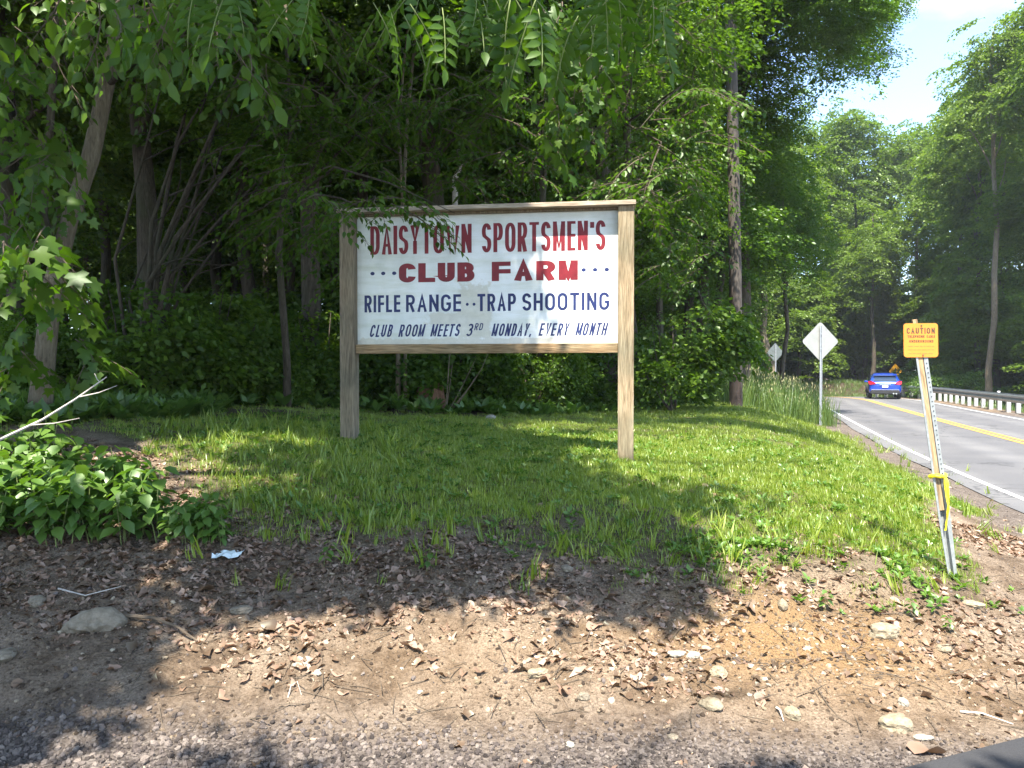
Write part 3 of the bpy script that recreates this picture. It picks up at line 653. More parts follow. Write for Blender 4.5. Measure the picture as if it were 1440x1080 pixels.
for (cx, gz, mm, lab) in ((0, Z0, 'grey_wood', 'darker left post'), (Lw, gzR, 'post_wood', 'pale right post')):
    b = MB(); b.box(cx - .07, cx + .07, 0, .14, gz - Z0 - .2, 3.075 - Z0, .004)
    o = b.build('post', M[mm], sign); o['label'] = lab
b = MB(); b.box(-.085, Lw + .085, -.03, .175, 3.076 - Z0, 3.116 - Z0, .003); b.build('cap_board', M['cap_wood'], sign)
b = MB(); b.box(.072, Lw - .072, .035, .125, 1.765 - Z0, 1.852 - Z0, .003); b.build('bottom_rail', M['rail_wood'], sign)
b = MB(); b.box(.072, Lw - .072, .06, .095, 3.052 - Z0, 3.074 - Z0, .002); b.build('top_batten', M['grey_wood'], sign)

def board_material():
    m, nt = mat('sign_board_paint'); L = nt.links.new
    tc = N(nt, 'ShaderNodeTexCoord')
    sp = N(nt, 'ShaderNodeSeparateXYZ'); L(tc.outputs['Object'], sp.inputs[0])
    def noise(scale, det=5, vec=None, mapping=None, rough=.6):
        n = N(nt, 'ShaderNodeTexNoise'); n.inputs['Scale'].default_value = scale; n.inputs['Detail'].default_value = det; n.inputs['Roughness'].default_value = rough
        if mapping:
            q = N(nt, 'ShaderNodeMapping'); q.inputs['Scale'].default_value = mapping; L(tc.outputs['Object'], q.inputs[0]); L(q.outputs[0], n.inputs['Vector'])
        else: L(tc.outputs['Object'], n.inputs['Vector'])
        return n
    def math_(op, a, b=None, c=None, clamp=False):
        n = N(nt, 'ShaderNodeMath'); n.operation = op; n.use_clamp = clamp
        for i, v in enumerate((a, b, c)):
            if v is None: continue
            if isinstance(v, (int, float)): n.inputs[i].default_value = v
            else: L(v, n.inputs[i])
        return n.outputs[0]
    n1 = noise(3.0, 7, mapping=(1, 1, .6)); n2 = noise(14, 6, rough=.7); n3 = noise(2.2, 4, mapping=(1, 1, 7))
    X, Z = sp.outputs['X'], sp.outputs['Z']     # X 0..2.59 from the left post, Z local height
    # peeled patch around the lower middle, bottom edge band, left third yellower and darker
    def bump1(v, c, w): 
        d = math_('SUBTRACT', v, c); d = math_('DIVIDE', d, w); d = math_('MULTIPLY', d, d); return math_('SUBTRACT', 1.0, d)
    zb = 1.852 - Z0
    px = bump1(X, 1.20, .20); pz = bump1(Z, zb + .30, .36); patch = math_('MINIMUM', px, pz)
    px2 = bump1(X, .98, .30); pz2 = bump1(Z, zb + .24, .07); patch2 = math_('MINIMUM', px2, pz2)
    edge = bump1(Z, zb - .01, .085); edge = math_('MULTIPLY', edge, 1.0)
    right = bump1(X, 2.56, .09)
    pm = math_('MAXIMUM', patch, patch2); pm = math_('MAXIMUM', pm, edge); pm = math_('MAXIMUM', pm, math_('MULTIPLY', right, .6))
    s = math_('ADD', math_('MULTIPLY', pm, .55), math_('MULTIPLY', n2.outputs['Fac'], .9)); s = math_('SUBTRACT', s, .64)
    s = math_('MULTIPLY', s, 9.0, clamp=True)
    base = ramp(nt, [(0.3, (0.60, 0.63, 0.60)), (0.5, (0.74, 0.76, 0.73)), (0.7, (0.82, 0.83, 0.80))]); L(n1.outputs['Fac'], base.inputs[0])
    stain = ramp(nt, [(0.45, (1, 1, 1)), (0.70, (0.80, 0.80, 0.70))]); L(n3.outputs['Fac'], stain.inputs[0])
    c1 = N(nt, 'ShaderNodeMixRGB'); c1.blend_type = 'MULTIPLY'; c1.inputs[0].default_value = .8; L(base.outputs[0], c1.inputs[1]); L(stain.outputs[0], c1.inputs[2])
    peel = ramp(nt, [(0.3, (0.42, 0.39, 0.29)), (0.7, (0.60, 0.56, 0.44))]); L(n2.outputs['Fac'], peel.inputs[0])
    c2 = N(nt, 'ShaderNodeMixRGB'); L(math_('MULTIPLY', s, .62), c2.inputs[0]); L(c1.outputs[0], c2.inputs[1]); L(peel.outputs[0], c2.inputs[2])
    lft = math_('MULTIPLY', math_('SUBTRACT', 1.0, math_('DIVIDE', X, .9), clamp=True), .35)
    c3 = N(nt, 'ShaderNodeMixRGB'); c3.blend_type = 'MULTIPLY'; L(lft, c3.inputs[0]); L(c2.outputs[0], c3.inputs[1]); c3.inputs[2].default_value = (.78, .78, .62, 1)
    p = N(nt, 'ShaderNodeBsdfPrincipled'); p.inputs['Roughness'].default_value = .5; p.inputs['Specular IOR Level'].default_value = .35; L(c3.outputs[0], p.inputs['Base Color'])
    b = N(nt, 'ShaderNodeBump'); b.inputs['Strength'].default_value = .25; b.inputs['Distance'].default_value = .004; L(n2.outputs['Fac'], b.inputs['Height']); L(b.outputs[0], p.inputs['Normal'])
    o = N(nt, 'ShaderNodeOutputMaterial'); L(p.outputs[0], o.inputs[0]); return m
BX0, BX1, BZ0, BZ1 = .071, Lw - .071, 1.853 - Z0, 3.0395 - Z0
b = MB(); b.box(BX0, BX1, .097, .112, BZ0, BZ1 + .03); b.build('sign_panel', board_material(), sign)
YF = .097     # front of the board (local y)

# stroke letters ------------------------------------------------
def arc(cx, cy, rx, ry, a0, a1, n=14): return [(cx + rx * cos(R(a0 + (a1 - a0) * k / n)), cy + ry * sin(R(a0 + (a1 - a0) * k / n))) for k in range(n + 1)]
def bowl(x0, x1, y0, y1, k=.42):
    m = (y0 + y1) / 2; r = (y1 - y0) / 2; xr = x1 - (x1 - x0) * k
    return [(x0, y1)] + arc(xr, m, x1 - xr, r, 90, -90) + [(x0, y0)]
def oval(): return arc(.5, .72, .5, .28, 0, 180) + arc(.5, .28, .5, .28, 180, 360) + [(1, .72)]
GL = {
 'A': [[(0, 0), (.5, 1), (1, 0)], [(.2, .3), (.8, .3)]], 'B': [[(0, 0), (0, 1)], bowl(0, .92, .54, 1), bowl(0, 1, 0, .54)],
 'C': [arc(.5, .72, .5, .28, 5, 180) + arc(.5, .28, .5, .28, 180, 355)], 'D': [[(0, 0), (0, 1)], [(0, 1)] + arc(.45, .68, .55, .32, 90, 0) + arc(.45, .32, .55, .32, 0, -90) + [(0, 0)]],
 'E': [[(1, 1), (0, 1), (0, 0), (1, 0)], [(0, .52), (.85, .52)]], 'F': [[(1, 1), (0, 1), (0, 0)], [(0, .5), (.85, .5)]],
 'G': [arc(.5, .72, .5, .28, 10, 180) + arc(.5, .28, .5, .28, 180, 360) + [(1, .45), (.55, .45)]],
 'H': [[(0, 0), (0, 1)], [(1, 0), (1, 1)], [(0, .5), (1, .5)]], 'I': [[(.5, 0), (.5, 1)]], 'L': [[(0, 1), (0, 0), (1, 0)]],
 'M': [[(0, 0), (0, 1)], [(0, 1), (.5, .08), (1, 1)], [(1, 1), (1, 0)]], 'N': [[(0, 0), (0, 1)], [(0, 1), (1, 0)], [(1, 0), (1, 1)]],
 'O': [oval()], 'P': [[(0, 0), (0, 1)], bowl(0, 1, .45, 1)], 'R': [[(0, 0), (0, 1)], bowl(0, 1, .48, 1), [(.5, .48), (1, 0)]],
 'S': [arc(.5, .74, .5, .26, 15, 180, 12) + [(.02, .66), (.12, .57), (.88, .43), (.98, .34)] + arc(.5, .26, .5, .26, 0, -165, 12)],
 'T': [[(0, 1), (1, 1)], [(.5, 1), (.5, 0)]], 'U': [[(0, 1), (0, .28)] + arc(.5, .28, .5, .28, 180, 360) + [(1, 1)]],
 'V': [[(0, 1), (.5, 0), (1, 1)]], 'W': [[(0, 1), (.25, 0), (.5, .95), (.75, 0), (1, 1)]], 'Y': [[(0, 1), (.5, .45), (1, 1)], [(.5, .45), (.5, 0)]],
 '3': [[(.02, .9)] + arc(.45, .76, .5, .24, 120, -80) + arc(.45, .27, .55, .27, 80, -150)], "'": [[(.5, 1), (.4, .78)]], ',': [[(.6, .1), (.35, -.16)]],
}
def ribbon(mb, pts, t, tf, y):
    """polyline -> band of thickness t; tf maps (u,v)->(x,z)"""
    n = len(pts); Lf = []; Rt = []
    closed = n > 3 and (abs(pts[0][0] - pts[-1][0]) + abs(pts[0][1] - pts[-1][1])) < 1e-6
    for i, p in enumerate(pts):
        a = pts[i - 1] if i else (pts[-2] if closed else None); c = pts[i + 1] if i < n - 1 else (pts[1] if closed else None)
        d1 = Vector((p[0] - a[0], p[1] - a[1])).normalized() if a else None; d2 = Vector((c[0] - p[0], c[1] - p[1])).normalized() if c else None
        if d1 is None: d1 = d2
        if d2 is None: d2 = d1
        m = Vector((-(d1.y + d2.y), d1.x + d2.x))
        if m.length < 1e-4: m = Vector((-d1.y, d1.x))
        m.normalize(); k = min(2.4, 1 / max(.3, m.dot(Vector((-d1.y, d1.x)))))
        Lf.append((p[0] + m.x * t / 2 * k, p[1] + m.y * t / 2 * k)); Rt.append((p[0] - m.x * t / 2 * k, p[1] - m.y * t / 2 * k))
    vs_ = [(tf(*q)[0], y, tf(*q)[1]) for q in Lf + Rt]
    mb.add(vs_, [(i, i + 1, n + i + 1, n + i) for i in range(n - 1)])
LWD = {'I': .32, 'M': 1.25, 'W': 1.4, "'": .35, ',': .35, '3': .8, 'E': .85, 'F': .82, 'L': .82, 'A': 1.08, 'V': 1.05, 'O': 1.1, 'G': 1.1, 'N': 1.05}
def text(mb, s, x0, x1, z0, z1, t, kx=1.0, gap=.3, slant=0.0, yb=0.0, ctr=None, uni=False, jit=0.0, seed=0):
    """letters filling x0..x1, z0..z1; t stroke thickness (vertical sense), kx widens upright strokes"""
    g = random.Random(seed)
    ws = [1.0 if (uni and c not in "I'," ) else LWD.get(c, 1.0) for c in s]
    tot = sum(ws) + gap * (len(s) - 1); u = (x1 - x0) / tot; x = x0; Hh = z1 - z0; ti = t * kx
    for c, w in zip(s, ws):
        lw = w * u; yy = yb
        for j, st in enumerate(GL[c]):
            # skeleton in isotropic space (x divided by kx), inset by half a stroke
            iw = max((lw - ti) / kx, 1e-4); ih = Hh - t
            pts = [(p[0] * iw + t / 2, p[1] * ih + t / 2) for p in st]
            if c == 'I': pts = [((lw / 2) / kx, 0), ((lw / 2) / kx, Hh)]
            elif c not in 'ABDPR3' or True:
                # straight ends run out to the full height
                q = []
                for (a_, b_), p in zip(pts, st):
                    if len(st) <= 3 and p[1] in (0, 1) and c in 'AHMNTVYFELBDPRUW': b_ = 0 if p[1] == 0 and c not in 'EL' else (Hh if p[1] == 1 and c not in 'EFT' else b_)
                    q.append((a_, b_))
                if c == 'T' and len(st) == 2 and st[1] == (.5, 0): q[1] = (q[1][0], 0)
                if c in 'F' and len(st) == 3: q[-1] = (q[-1][0], 0)
                if c == 'U' : q[0] = (q[0][0], Hh); q[-1] = (q[-1][0], Hh)
                if c == 'V' or (c == 'A' and len(st) == 3): q[1] = (q[1][0], pts[1][1])
                if c == 'M' and len(st) == 3: q = [(pts[0][0], pts[0][1]), pts[1], pts[2]]
                if c == 'N' and st == [(0, 1), (1, 0)]: q = pts
                if c in 'Y' and len(st) == 2: q = [(q[0][0], q[0][1] + 0), (q[1][0], 0)]
                if c in 'EFLT':
                    q = [(lw / kx if p[0] in (1, .85) and len(st) != 2 or (p[0] in (1,) ) or (c in 'EF' and p[0] == .85) else a_, b_) for (a_, b_), p in zip(q, st)]
                    if c == 'T' and st[0] == (0, 1): q[0] = (0, q[0][1])
                pts = q
            xx = x + g.uniform(-jit, jit) * u; zz = z0 + g.uniform(-jit, jit) * Hh * .3
            tf = lambda a_, b_, xx=xx, zz=zz: (xx + a_ * kx + slant * b_, zz + b_)
            ribbon(mb, pts, t, tf, yy - .00035 * j)
        x += lw + gap * u
BW, BH = BX1 - BX0, BZ1 - BZ0
def su(u): return BX0 + BW * (u / 6.95) / ((1 - u) / 7.3 + u / 6.95)
def sv(v): return BZ1 - BH * v
def dotp(mb, u, v, r, rz=None):
    cx, cz = su(u), sv(v); rz = rz or r
    mb.add([(cx, YF - .0015, cz)] + [(cx + r * cos(2 * pi * k / 14), YF - .0015, cz + rz * sin(2 * pi * k / 14)) for k in range(14)], [(0, 1 + k, 1 + (k + 1) % 14) for k in range(14)])
def paint(name, a, b_):
    m = simple(name, a, .45, noise=.28, nscale=9, spec=.35); return m
M['red_paint'] = paint('red_letter_paint', (0.19, 0.013, 0.020), 0)
M['blue_paint'] = paint('blue_letter_paint', (0.016, 0.026, 0.105), 0)
Yt = YF - .0015
def word(s_, u0, u1, v1, v0, t, kx, gap, m, sl=0.0, lab=None, **k):
    mb = MB(); text(mb, s_, su(u0), su(u1), sv(v1), sv(v0), t, kx, gap, sl, yb=Yt, **k); o = mb.build('lettering', m, sign, False)
    if lab: o['label'] = lab
word('DAISYTOWN', .05, .438, .288, .062, .026, 1.4, .2, M['red_paint'], lab='dark red condensed lettering, first word of the top line')
word("SPORTSMEN'S", .477, .952, .288, .062, .026, 1.4, .22, M['red_paint'], lab='dark red condensed lettering, second word of the top line')
word('CLUB', .159, .449, .512, .362, .041, 1.75, .15, M['red_paint'], lab='wide heavy red lettering, first word', uni=True)
word('FARM', .515, .846, .512, .362, .040, 1.7, .17, M['red_paint'], lab='wide heavy red lettering, second word', uni=True)
for (s_, a_, e_) in (('RIFLE', .027, .164), ('RANGE', .186, .397), ('TRAP', .46, .608), ('SHOOTING', .632, .967)):
    word(s_, a_, e_, .745, .61, .0245, 1.05, .26, M['blue_paint'], lab='navy blue lettering of the third line')
for (s_, a_, e_) in (('CLUB', .045, .128), ('ROOM', .156, .252), ('MEETS', .278, .388), ('3', .416, .438), ('MONDAY', .512, .652), ('EVERY', .694, .806), ('MONTH', .835, .952)):
    word(s_, a_, e_, .94, .843, .0155, 1.05, .36, M['blue_paint'], .24, 'small slanted navy brush lettering of the bottom line', jit=.05, seed=len(s_))
word('RD', .447, .478, .893, .838, .0095, 1, .4, M['blue_paint'], .24); word(',', .655, .668, .94, .84, .0145, 1, .3, M['blue_paint'], .24)
for u in (.058, .099, .141, .868, .912, .957, ):
    mb = MB(); dotp(mb, u, .437, .021, .017); mb.build('dot', M['blue_paint'], sign)
for u in (.421, .447):
    mb = MB(); dotp(mb, u, .69, .014); mb.build('dot', M['blue_paint'], sign)

# ------------------------------------------------------------------ utility pole
pz = on_ground(1035, 573); 
M['pole'] = None
def pole_material():
    m, nt = mat('pole_wood'); L = nt.links.new
    tc = N(nt, 'ShaderNodeTexCoord'); sp = N(nt, 'ShaderNodeSeparateXYZ'); L(tc.outputs['Object'], sp.inputs[0])
    mp = N(nt, 'ShaderNodeMapping'); mp.inputs['Scale'].default_value = (10, 10, .7); L(tc.outputs['Object'], mp.inputs[0])
    n = N(nt, 'ShaderNodeTexNoise'); n.inputs['Scale'].default_value = 2; n.inputs['Detail'].default_value = 7; L(mp.outputs[0], n.inputs['Vector'])
    r = ramp(nt, [(.3, (.040, .031, .024)), (.7, (.088, .072, .056))]); L(n.outputs['Fac'], r.inputs[0])
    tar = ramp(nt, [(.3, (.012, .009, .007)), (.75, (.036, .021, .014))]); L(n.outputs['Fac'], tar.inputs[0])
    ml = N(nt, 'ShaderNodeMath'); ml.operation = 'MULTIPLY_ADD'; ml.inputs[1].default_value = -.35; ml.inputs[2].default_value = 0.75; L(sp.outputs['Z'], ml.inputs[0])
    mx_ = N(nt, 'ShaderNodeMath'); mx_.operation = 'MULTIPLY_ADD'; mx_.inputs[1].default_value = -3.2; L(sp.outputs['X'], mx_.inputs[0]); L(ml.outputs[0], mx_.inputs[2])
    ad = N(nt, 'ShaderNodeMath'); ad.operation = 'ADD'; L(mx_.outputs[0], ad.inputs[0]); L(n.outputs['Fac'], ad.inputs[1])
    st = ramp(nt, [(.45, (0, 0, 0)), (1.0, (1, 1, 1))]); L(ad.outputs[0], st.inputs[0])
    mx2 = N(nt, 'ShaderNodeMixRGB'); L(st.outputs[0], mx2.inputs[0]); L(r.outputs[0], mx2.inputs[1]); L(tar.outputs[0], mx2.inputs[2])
    p = N(nt, 'ShaderNodeBsdfPrincipled'); p.inputs['Roughness'].default_value = .85; L(mx2.outputs[0], p.inputs['Base Color'])
    b = N(nt, 'ShaderNodeBump'); b.inputs['Strength'].default_value = .5; b.inputs['Distance'].default_value = .01; L(n.outputs['Fac'], b.inputs['Height']); L(b.outputs[0], p.inputs['Normal'])
    o = N(nt, 'ShaderNodeOutputMaterial'); L(p.outputs[0], o.inputs[0]); return m
M['pole'] = pole_material()
pole = MB(); k_ = pz.y / 1080
pole.tube([(0, 0, -.4), (0, 0, 0), (-.03, 0, 3), (-.12, .0, 7), (-.2, 0, 11.5)], [.155, .152, .143, .13, .115], 20)
o = pole.build('utility_pole', M['pole'], smooth=True); o.location = (pz.x, pz.y, pz.z)
tag(o, 'tall wooden utility pole with a dark tarred foot at the back right of the lawn', 'pole')

# ------------------------------------------------------------------ diamond signs seen from behind, yellow warning sign
M['alu'] = simple('sign_back_metal', (0.31, 0.315, 0.29), .55, .25, noise=.12, nscale=5)
M['alu_shaded'] = simple('sign_back_shaded', (0.13, 0.15, 0.145), .6, .2, noise=.15, nscale=5)  # darker copy of the sign-back metal: shade put into the colour
M['galv'] = simple('galvanised_steel', (0.42, 0.44, 0.45), .5, .6, noise=.2, nscale=25)
M['yellow'] = simple('warning_yellow', (0.75, 0.38, 0.02), .5, noise=.08, nscale=8)
M['black'] = simple('black_paint', (0.015, 0.015, 0.015), .6)
def diamond(mb, s, y0, y1, r=.07):
    """rounded square on its corner, half diagonal s, thickness y0..y1"""
    pts = []
    for a in (90, 180, 270, 360):
        for k in range(5):
            t = R(a - 45 + 90 * k / 4); c = Vector((cos(R(a)), sin(R(a)))) * (s - r * 1.414)
            pts.append((c.x + r * cos(t), c.y + r * sin(t)))
    n = len(pts); V = [(x, y0, z) for x, z in pts] + [(x, y1, z) for x, z in pts]
    mb.add(V, [tuple(range(n)), tuple(range(2 * n - 1, n - 1, -1))] + [(i, n + i, n + (i + 1) % n, (i + 1) % n) for i in range(n)])
def channel(mb, h, w=.05, d=.03, z0=-.3):
    V = []; prof = [(-w, 0), (-w * .55, 0), (-w * .35, d), (w * .35, d), (w * .55, 0), (w, 0), (w, -.005), (w * .5, -.005), (w * .3, d - .005), (-w * .3, d - .005), (-w * .5, -.005), (-w, -.005)]
    n = len(prof)
    for z in (z0, h): V += [(x, y, z) for x, y in prof]
    mb.add(V, [(i, (i + 1) % n, n + (i + 1) % n, n + i) for i in range(n)] + [tuple(range(n - 1, -1, -1)), tuple(range(n, 2 * n))])
def road_sign(px_, base_py, Y, top_py, half, label, mt, face=False, rz=.15, panel=None):
    gp = at(px_, base_py, Y); z = Hs(gp.x, Y); topz = at(px_, top_py, Y).z - z
    root = empty('road_sign', (gp.x, Y, z), rz); tag(root, label, 'road sign')
    mb = MB(); channel(mb, topz - .12, .035, .03); o = mb.build('post', M['galv'], root); o.location = (0, -.035, 0)
    mb = MB(); diamond(mb, half, .0, .004); o = mb.build('sign_panel', mt, root); o.location = (0, .004 if not face else -.045, topz - half)
    for dz in (-.2, .2):
        mb = MB(); mb.tube([(0, -.05, 0), (0, -.035, 0)], .012, 8); o = mb.build('bolt', M['galv'], root); o.location = (0, .0, topz - half + dz)
    return root, topz - half
road_sign(1153, 590, 20.8, 452, .54, 'bright bare back of the nearer diamond road sign on a thin post', M['alu'])
road_sign(1090, 540, 41.0, 482, .52, 'shade-tinted grey back of the farther diamond road sign above tall grass', M['alu_shaded'], rz=.3)
r_, cz = road_sign(1258, 566, 58.0, 511, .6, 'yellow diamond warning sign with black mark beyond the blue car', M['yellow'], face=True, rz=.3)
mb = MB(); mb.box(-.05, .05, -.053, -.0495, cz - .3, cz + .02); mb.add([(-.16, -.0535, cz + .05), (0, -.0535, cz + .3), (.16, -.0535, cz + .05)], [(0, 1, 2)]); mb.build('arrow', M['black'], r_)

# ------------------------------------------------------------------ guard rail
lats = 3.75
RI = [k for k in range(len(RC)) if -20 < RC[k][1] < 56 and k < 86]
def rc_at(s):      # smooth point on the centre line by index
    i = int(s); f = s - i; i = max(0, min(len(RC) - 2, i)); return RC[i] * (1 - f) + RC[i + 1] * f, RN[i] * (1 - f) + RN[i + 1] * f
rail = empty('guard_rail', (RC[60][0] + RN[60][0] * lats, RC[60][1] + RN[60][1] * lats, 0)); tag(rail, 'long galvanised guard rail with pale posts along the far side of the road', 'guard rail')
org = Vector(rail.location)
M['rail_metal'] = simple('rail_steel', (0.34, 0.36, 0.38), .42, .7, noise=.25, nscale=6)
M['rail_post'] = simple('pale_rail_post', (0.40, 0.41, 0.39), .7, .1, noise=.2, nscale=12)
prof = [(0, .42), (.0, .46), (.07, .50), (.07, .55), (0, .575), (0, .605), (.07, .63), (.07, .68), (0, .72), (0, .76)]
V = []; Fs = []; sidx = list(np.arange(48, 76.1, .5)); n = len(prof)
for s in sidx:
    p, nn = rc_at(s); rz_ = road_z(p[1])
    for (o_, z) in prof:
        q = p + nn * (lats - o_); V.append((q[0] - org.x, q[1] - org.y, rz_ + z - .02 - org.z))
for k in range(len(sidx) - 1):
    for i in range(n - 1): Fs.append((k * n + i, k * n + i + 1, (k + 1) * n + i + 1, (k + 1) * n + i))
link_mesh('rail_beam', np_mesh('rail_beam', np.array(V), np.array(Fs), M['rail_metal'], smooth=True), rail)
pm = MB(); pm.box(-.075, .075, .02, .17, -.9, .70, .006); pme = pm.mesh('post', M['rail_post'])
for s in np.arange(48.3, 76, .78):
    p, nn = rc_at(s); q = p + nn * lats
    o = link_mesh('post', pme, rail); o.location = (q[0] - org.x, q[1] - org.y, road_z(p[1]) - .03); o.rotation_euler = (0, 0, math.atan2(nn[1], nn[0]) - pi / 2)
q = at(1406, 548, 34.0); mb = MB(); mb.box(-.06, .06, -.025, .025, -.4, .72 - Hs(21.55, 34.0), .008); mb.add([(0, 0, 0)] * 0, [])
o = mb.build('marker_post', simple('white_plastic', (.8, .8, .78), .5)); o.location = (21.55, 34.0, Hs(21.55, 34.0)); tag(o, 'slim white marker post standing just behind the guard rail', 'marker post')

# ------------------------------------------------------------------ caution sign on its leaning stake
cb = on_ground(1338, 812); topp = at(1287, 452, cb.y + .10)
cz_ = Vector((cb.x, cb.y, cb.z)); stk = empty('caution_sign', cz_); tag(stk, 'small yellow caution sign on a leaning stake at the roadside', 'sign')
up = (topp - cz_); hh = up.length; rotq = up.to_track_quat('Z', 'Y'); 
stk.rotation_mode = 'QUATERNION'
zax = up.normalized(); yax = (Vector((0.10, 1, 0)) - zax * Vector((0.10, 1, 0)).dot(zax)).normalized(); xax = yax.cross(zax)
stk.rotation_quaternion = Matrix((xax, yax, zax)).transposed().to_quaternion()
M['stake_wood'] = wood_mat('stake_timber', (0.20, 0.13, 0.07), (0.38, 0.265, 0.15), (0.48, 0.36, 0.23))
M['galv_light'] = simple('stake_steel', (0.27, 0.285, 0.275), .55, .35, noise=.22, nscale=30)
# U channel stake: web + two flanges, a wooden lath riding in the upper part
w2 = .036
def taper(z): return 1 - .45 * max(0, (.35 - z)) / .6 if z < .35 else 1
mb = MB(); V = []; zs = [-.22, 0, .18, .35, .7, 1.1, hh - .04]
pr = [(-w2, -.018), (-w2 + .010, -.018), (-w2 + .016, .010), (.008, .012), (.014, -.016), (w2, -.018), (w2, -.022), (.011, -.021), (.005, .007), (-w2 + .019, .005), (-w2 + .013, -.023), (-w2, -.023)]
n = len(pr)
for z in zs: V += [(x * taper(z), y, z) for x, y in pr]
mb.add(V, [(k * n + i, k * n + (i + 1) % n, (k + 1) * n + (i + 1) % n, (k + 1) * n + i) for k in range(len(zs) - 1) for i in range(n)] + [tuple(range(n - 1, -1, -1)), tuple((len(zs) - 1) * n + i for i in range(n))])
mb.build('steel_stake', M['galv_light'], stk)
mb = MB(); mb.box(-w2 + .014, .007, -.020, .004, .42, hh + .012, .002); mb.build('wooden_lath', M['stake_wood'], stk)
hm = MB(); hm.tube([(0, -.001, 0), (0, .0012, 0)], .0036, 8); hme = hm.mesh('punched_hole', M['black'])
for k in range(26):
    z = .62 + k * .0305
    if z > hh - .26: break
    o = link_mesh('punched_hole', hme, stk); o.location = (.0245, -.0228, z)
# plate
def plate(mb, w, h, y0, y1, r=.018):
    pts = []
    for (sx_, sz_, a) in ((1, 1, 0), (-1, 1, 90), (-1, -1, 180), (1, -1, 270)):
        for k in range(4): t = R(a + 30 * k); pts.append((sx_ * (w - r) + r * cos(t), sz_ * (h - r) + r * sin(t)))
    n = len(pts); mb.add([(x, y0, z) for x, z in pts] + [(x, y1, z) for x, z in pts], [tuple(range(n))[::-1], tuple(range(n, 2 * n))] + [(i, (i + 1) % n, n + (i + 1) % n, n + i)[::-1] for i in range(n)])
M['caution_yellow'] = simple('caution_yellow', (0.58, 0.20, 0.018), .45, noise=.1, nscale=7)
mb = MB(); plate(mb, .104, .108, -.0285, -.0255); pl = mb.build('sign_plate', M['caution_yellow'], stk); pl.location = (.006, 0, hh - .125); pl.rotation_euler = (0, R(7), 0)
Yp = -.0293
M['brown_ink'] = simple('faded_dark_print', (0.07, 0.035, 0.015), .6); M['faint_ink'] = simple('faint_print', (0.30, 0.15, 0.03), .6)
mb = MB(); text(mb, 'CAUTION', -.085, .085, .042, .079, .0072, 1, .35, yb=Yp); o = mb.build('lettering', M['brown_ink'], pl); o['label'] = 'large dark heading'
mb = MB(); text(mb, 'TELEPHONE', -.08, .022, .016, .032, .0036, 1, .3, yb=Yp); text(mb, 'CABLE', .036, .085, .016, .032, .0036, 1, .35, yb=Yp)
text(mb, 'UNDERGROUND', -.07, .075, -.014, .002, .0036, 1, .35, yb=Yp); mb.build('lettering', M['brown_ink'], pl)
mb = MB(); g = random.Random(2)
for z in (-.040, -.062, -.086):
    x = -.075
    while x < .07:
        w = g.uniform(.012, .03); w = min(w, .08 - x); mb.box(x, x + w, Yp, Yp + .0006, z, z + .004); x += w + .006
o = mb.build('fine_print', M['faint_ink'], pl)
for (x, z) in ((.004, .094), (.012, -.094)):
    mb = MB(); mb.tube([(x, -.034, z), (x, -.0285, z)], .0045, 8); mb.build('bolt', M['twig'], pl)
# yellow ribbon tied round the stake
M['ribbon'] = simple('yellow_ribbon', (0.80, 0.66, 0.02), .4)
mb = MB(); kz = hh * .392
ring = [(.046 * cos(t), .030 * sin(t) - .008, kz + .006 * sin(2 * t)) for t in np.linspace(0, 2 * pi, 13)]
mb.tube(ring, [.011 if k % 3 else .014 for k in range(13)], 7, wob=.12)
rb = mb.build('ribbon', M['ribbon']); rb.parent = stk; tag(rb, None); rb['label'] = 'knotted bright yellow ribbon'
def band(parent, pts, w, name='ribbon_tail'):
    V = []; 
    for i, (p, a) in enumerate(pts):
        V += [(p[0] - w * cos(a), p[1] - w * sin(a), p[2]), (p[0] + w * cos(a), p[1] + w * sin(a), p[2])]
    me = MB(); me.add(V, [(2 * i, 2 * i + 1, 2 * i + 3, 2 * i + 2) for i in range(len(pts) - 1)]); return me.build(name, M['ribbon'], parent)
band(rb, [((.030, -.036, kz), .2), ((.036, -.05, kz - .04), .5), ((.030, -.048, kz - .10), .1), ((.026, -.044, kz - .17), .7), ((.016, -.040, kz - .23), .2), ((.004, -.036, kz - .27), 1.0), ((-.004, -.036, kz - .31), .3)], .009)
band(rb, [((.026, -.038, kz), 1.0), ((.020, -.046, kz - .05), .4), ((.016, -.046, kz - .13), .9), ((.024, -.046, kz - .2), .3), ((.006, -.04, kz - .28), .8), ((-.012, -.036, kz - .34), .1)], .007)

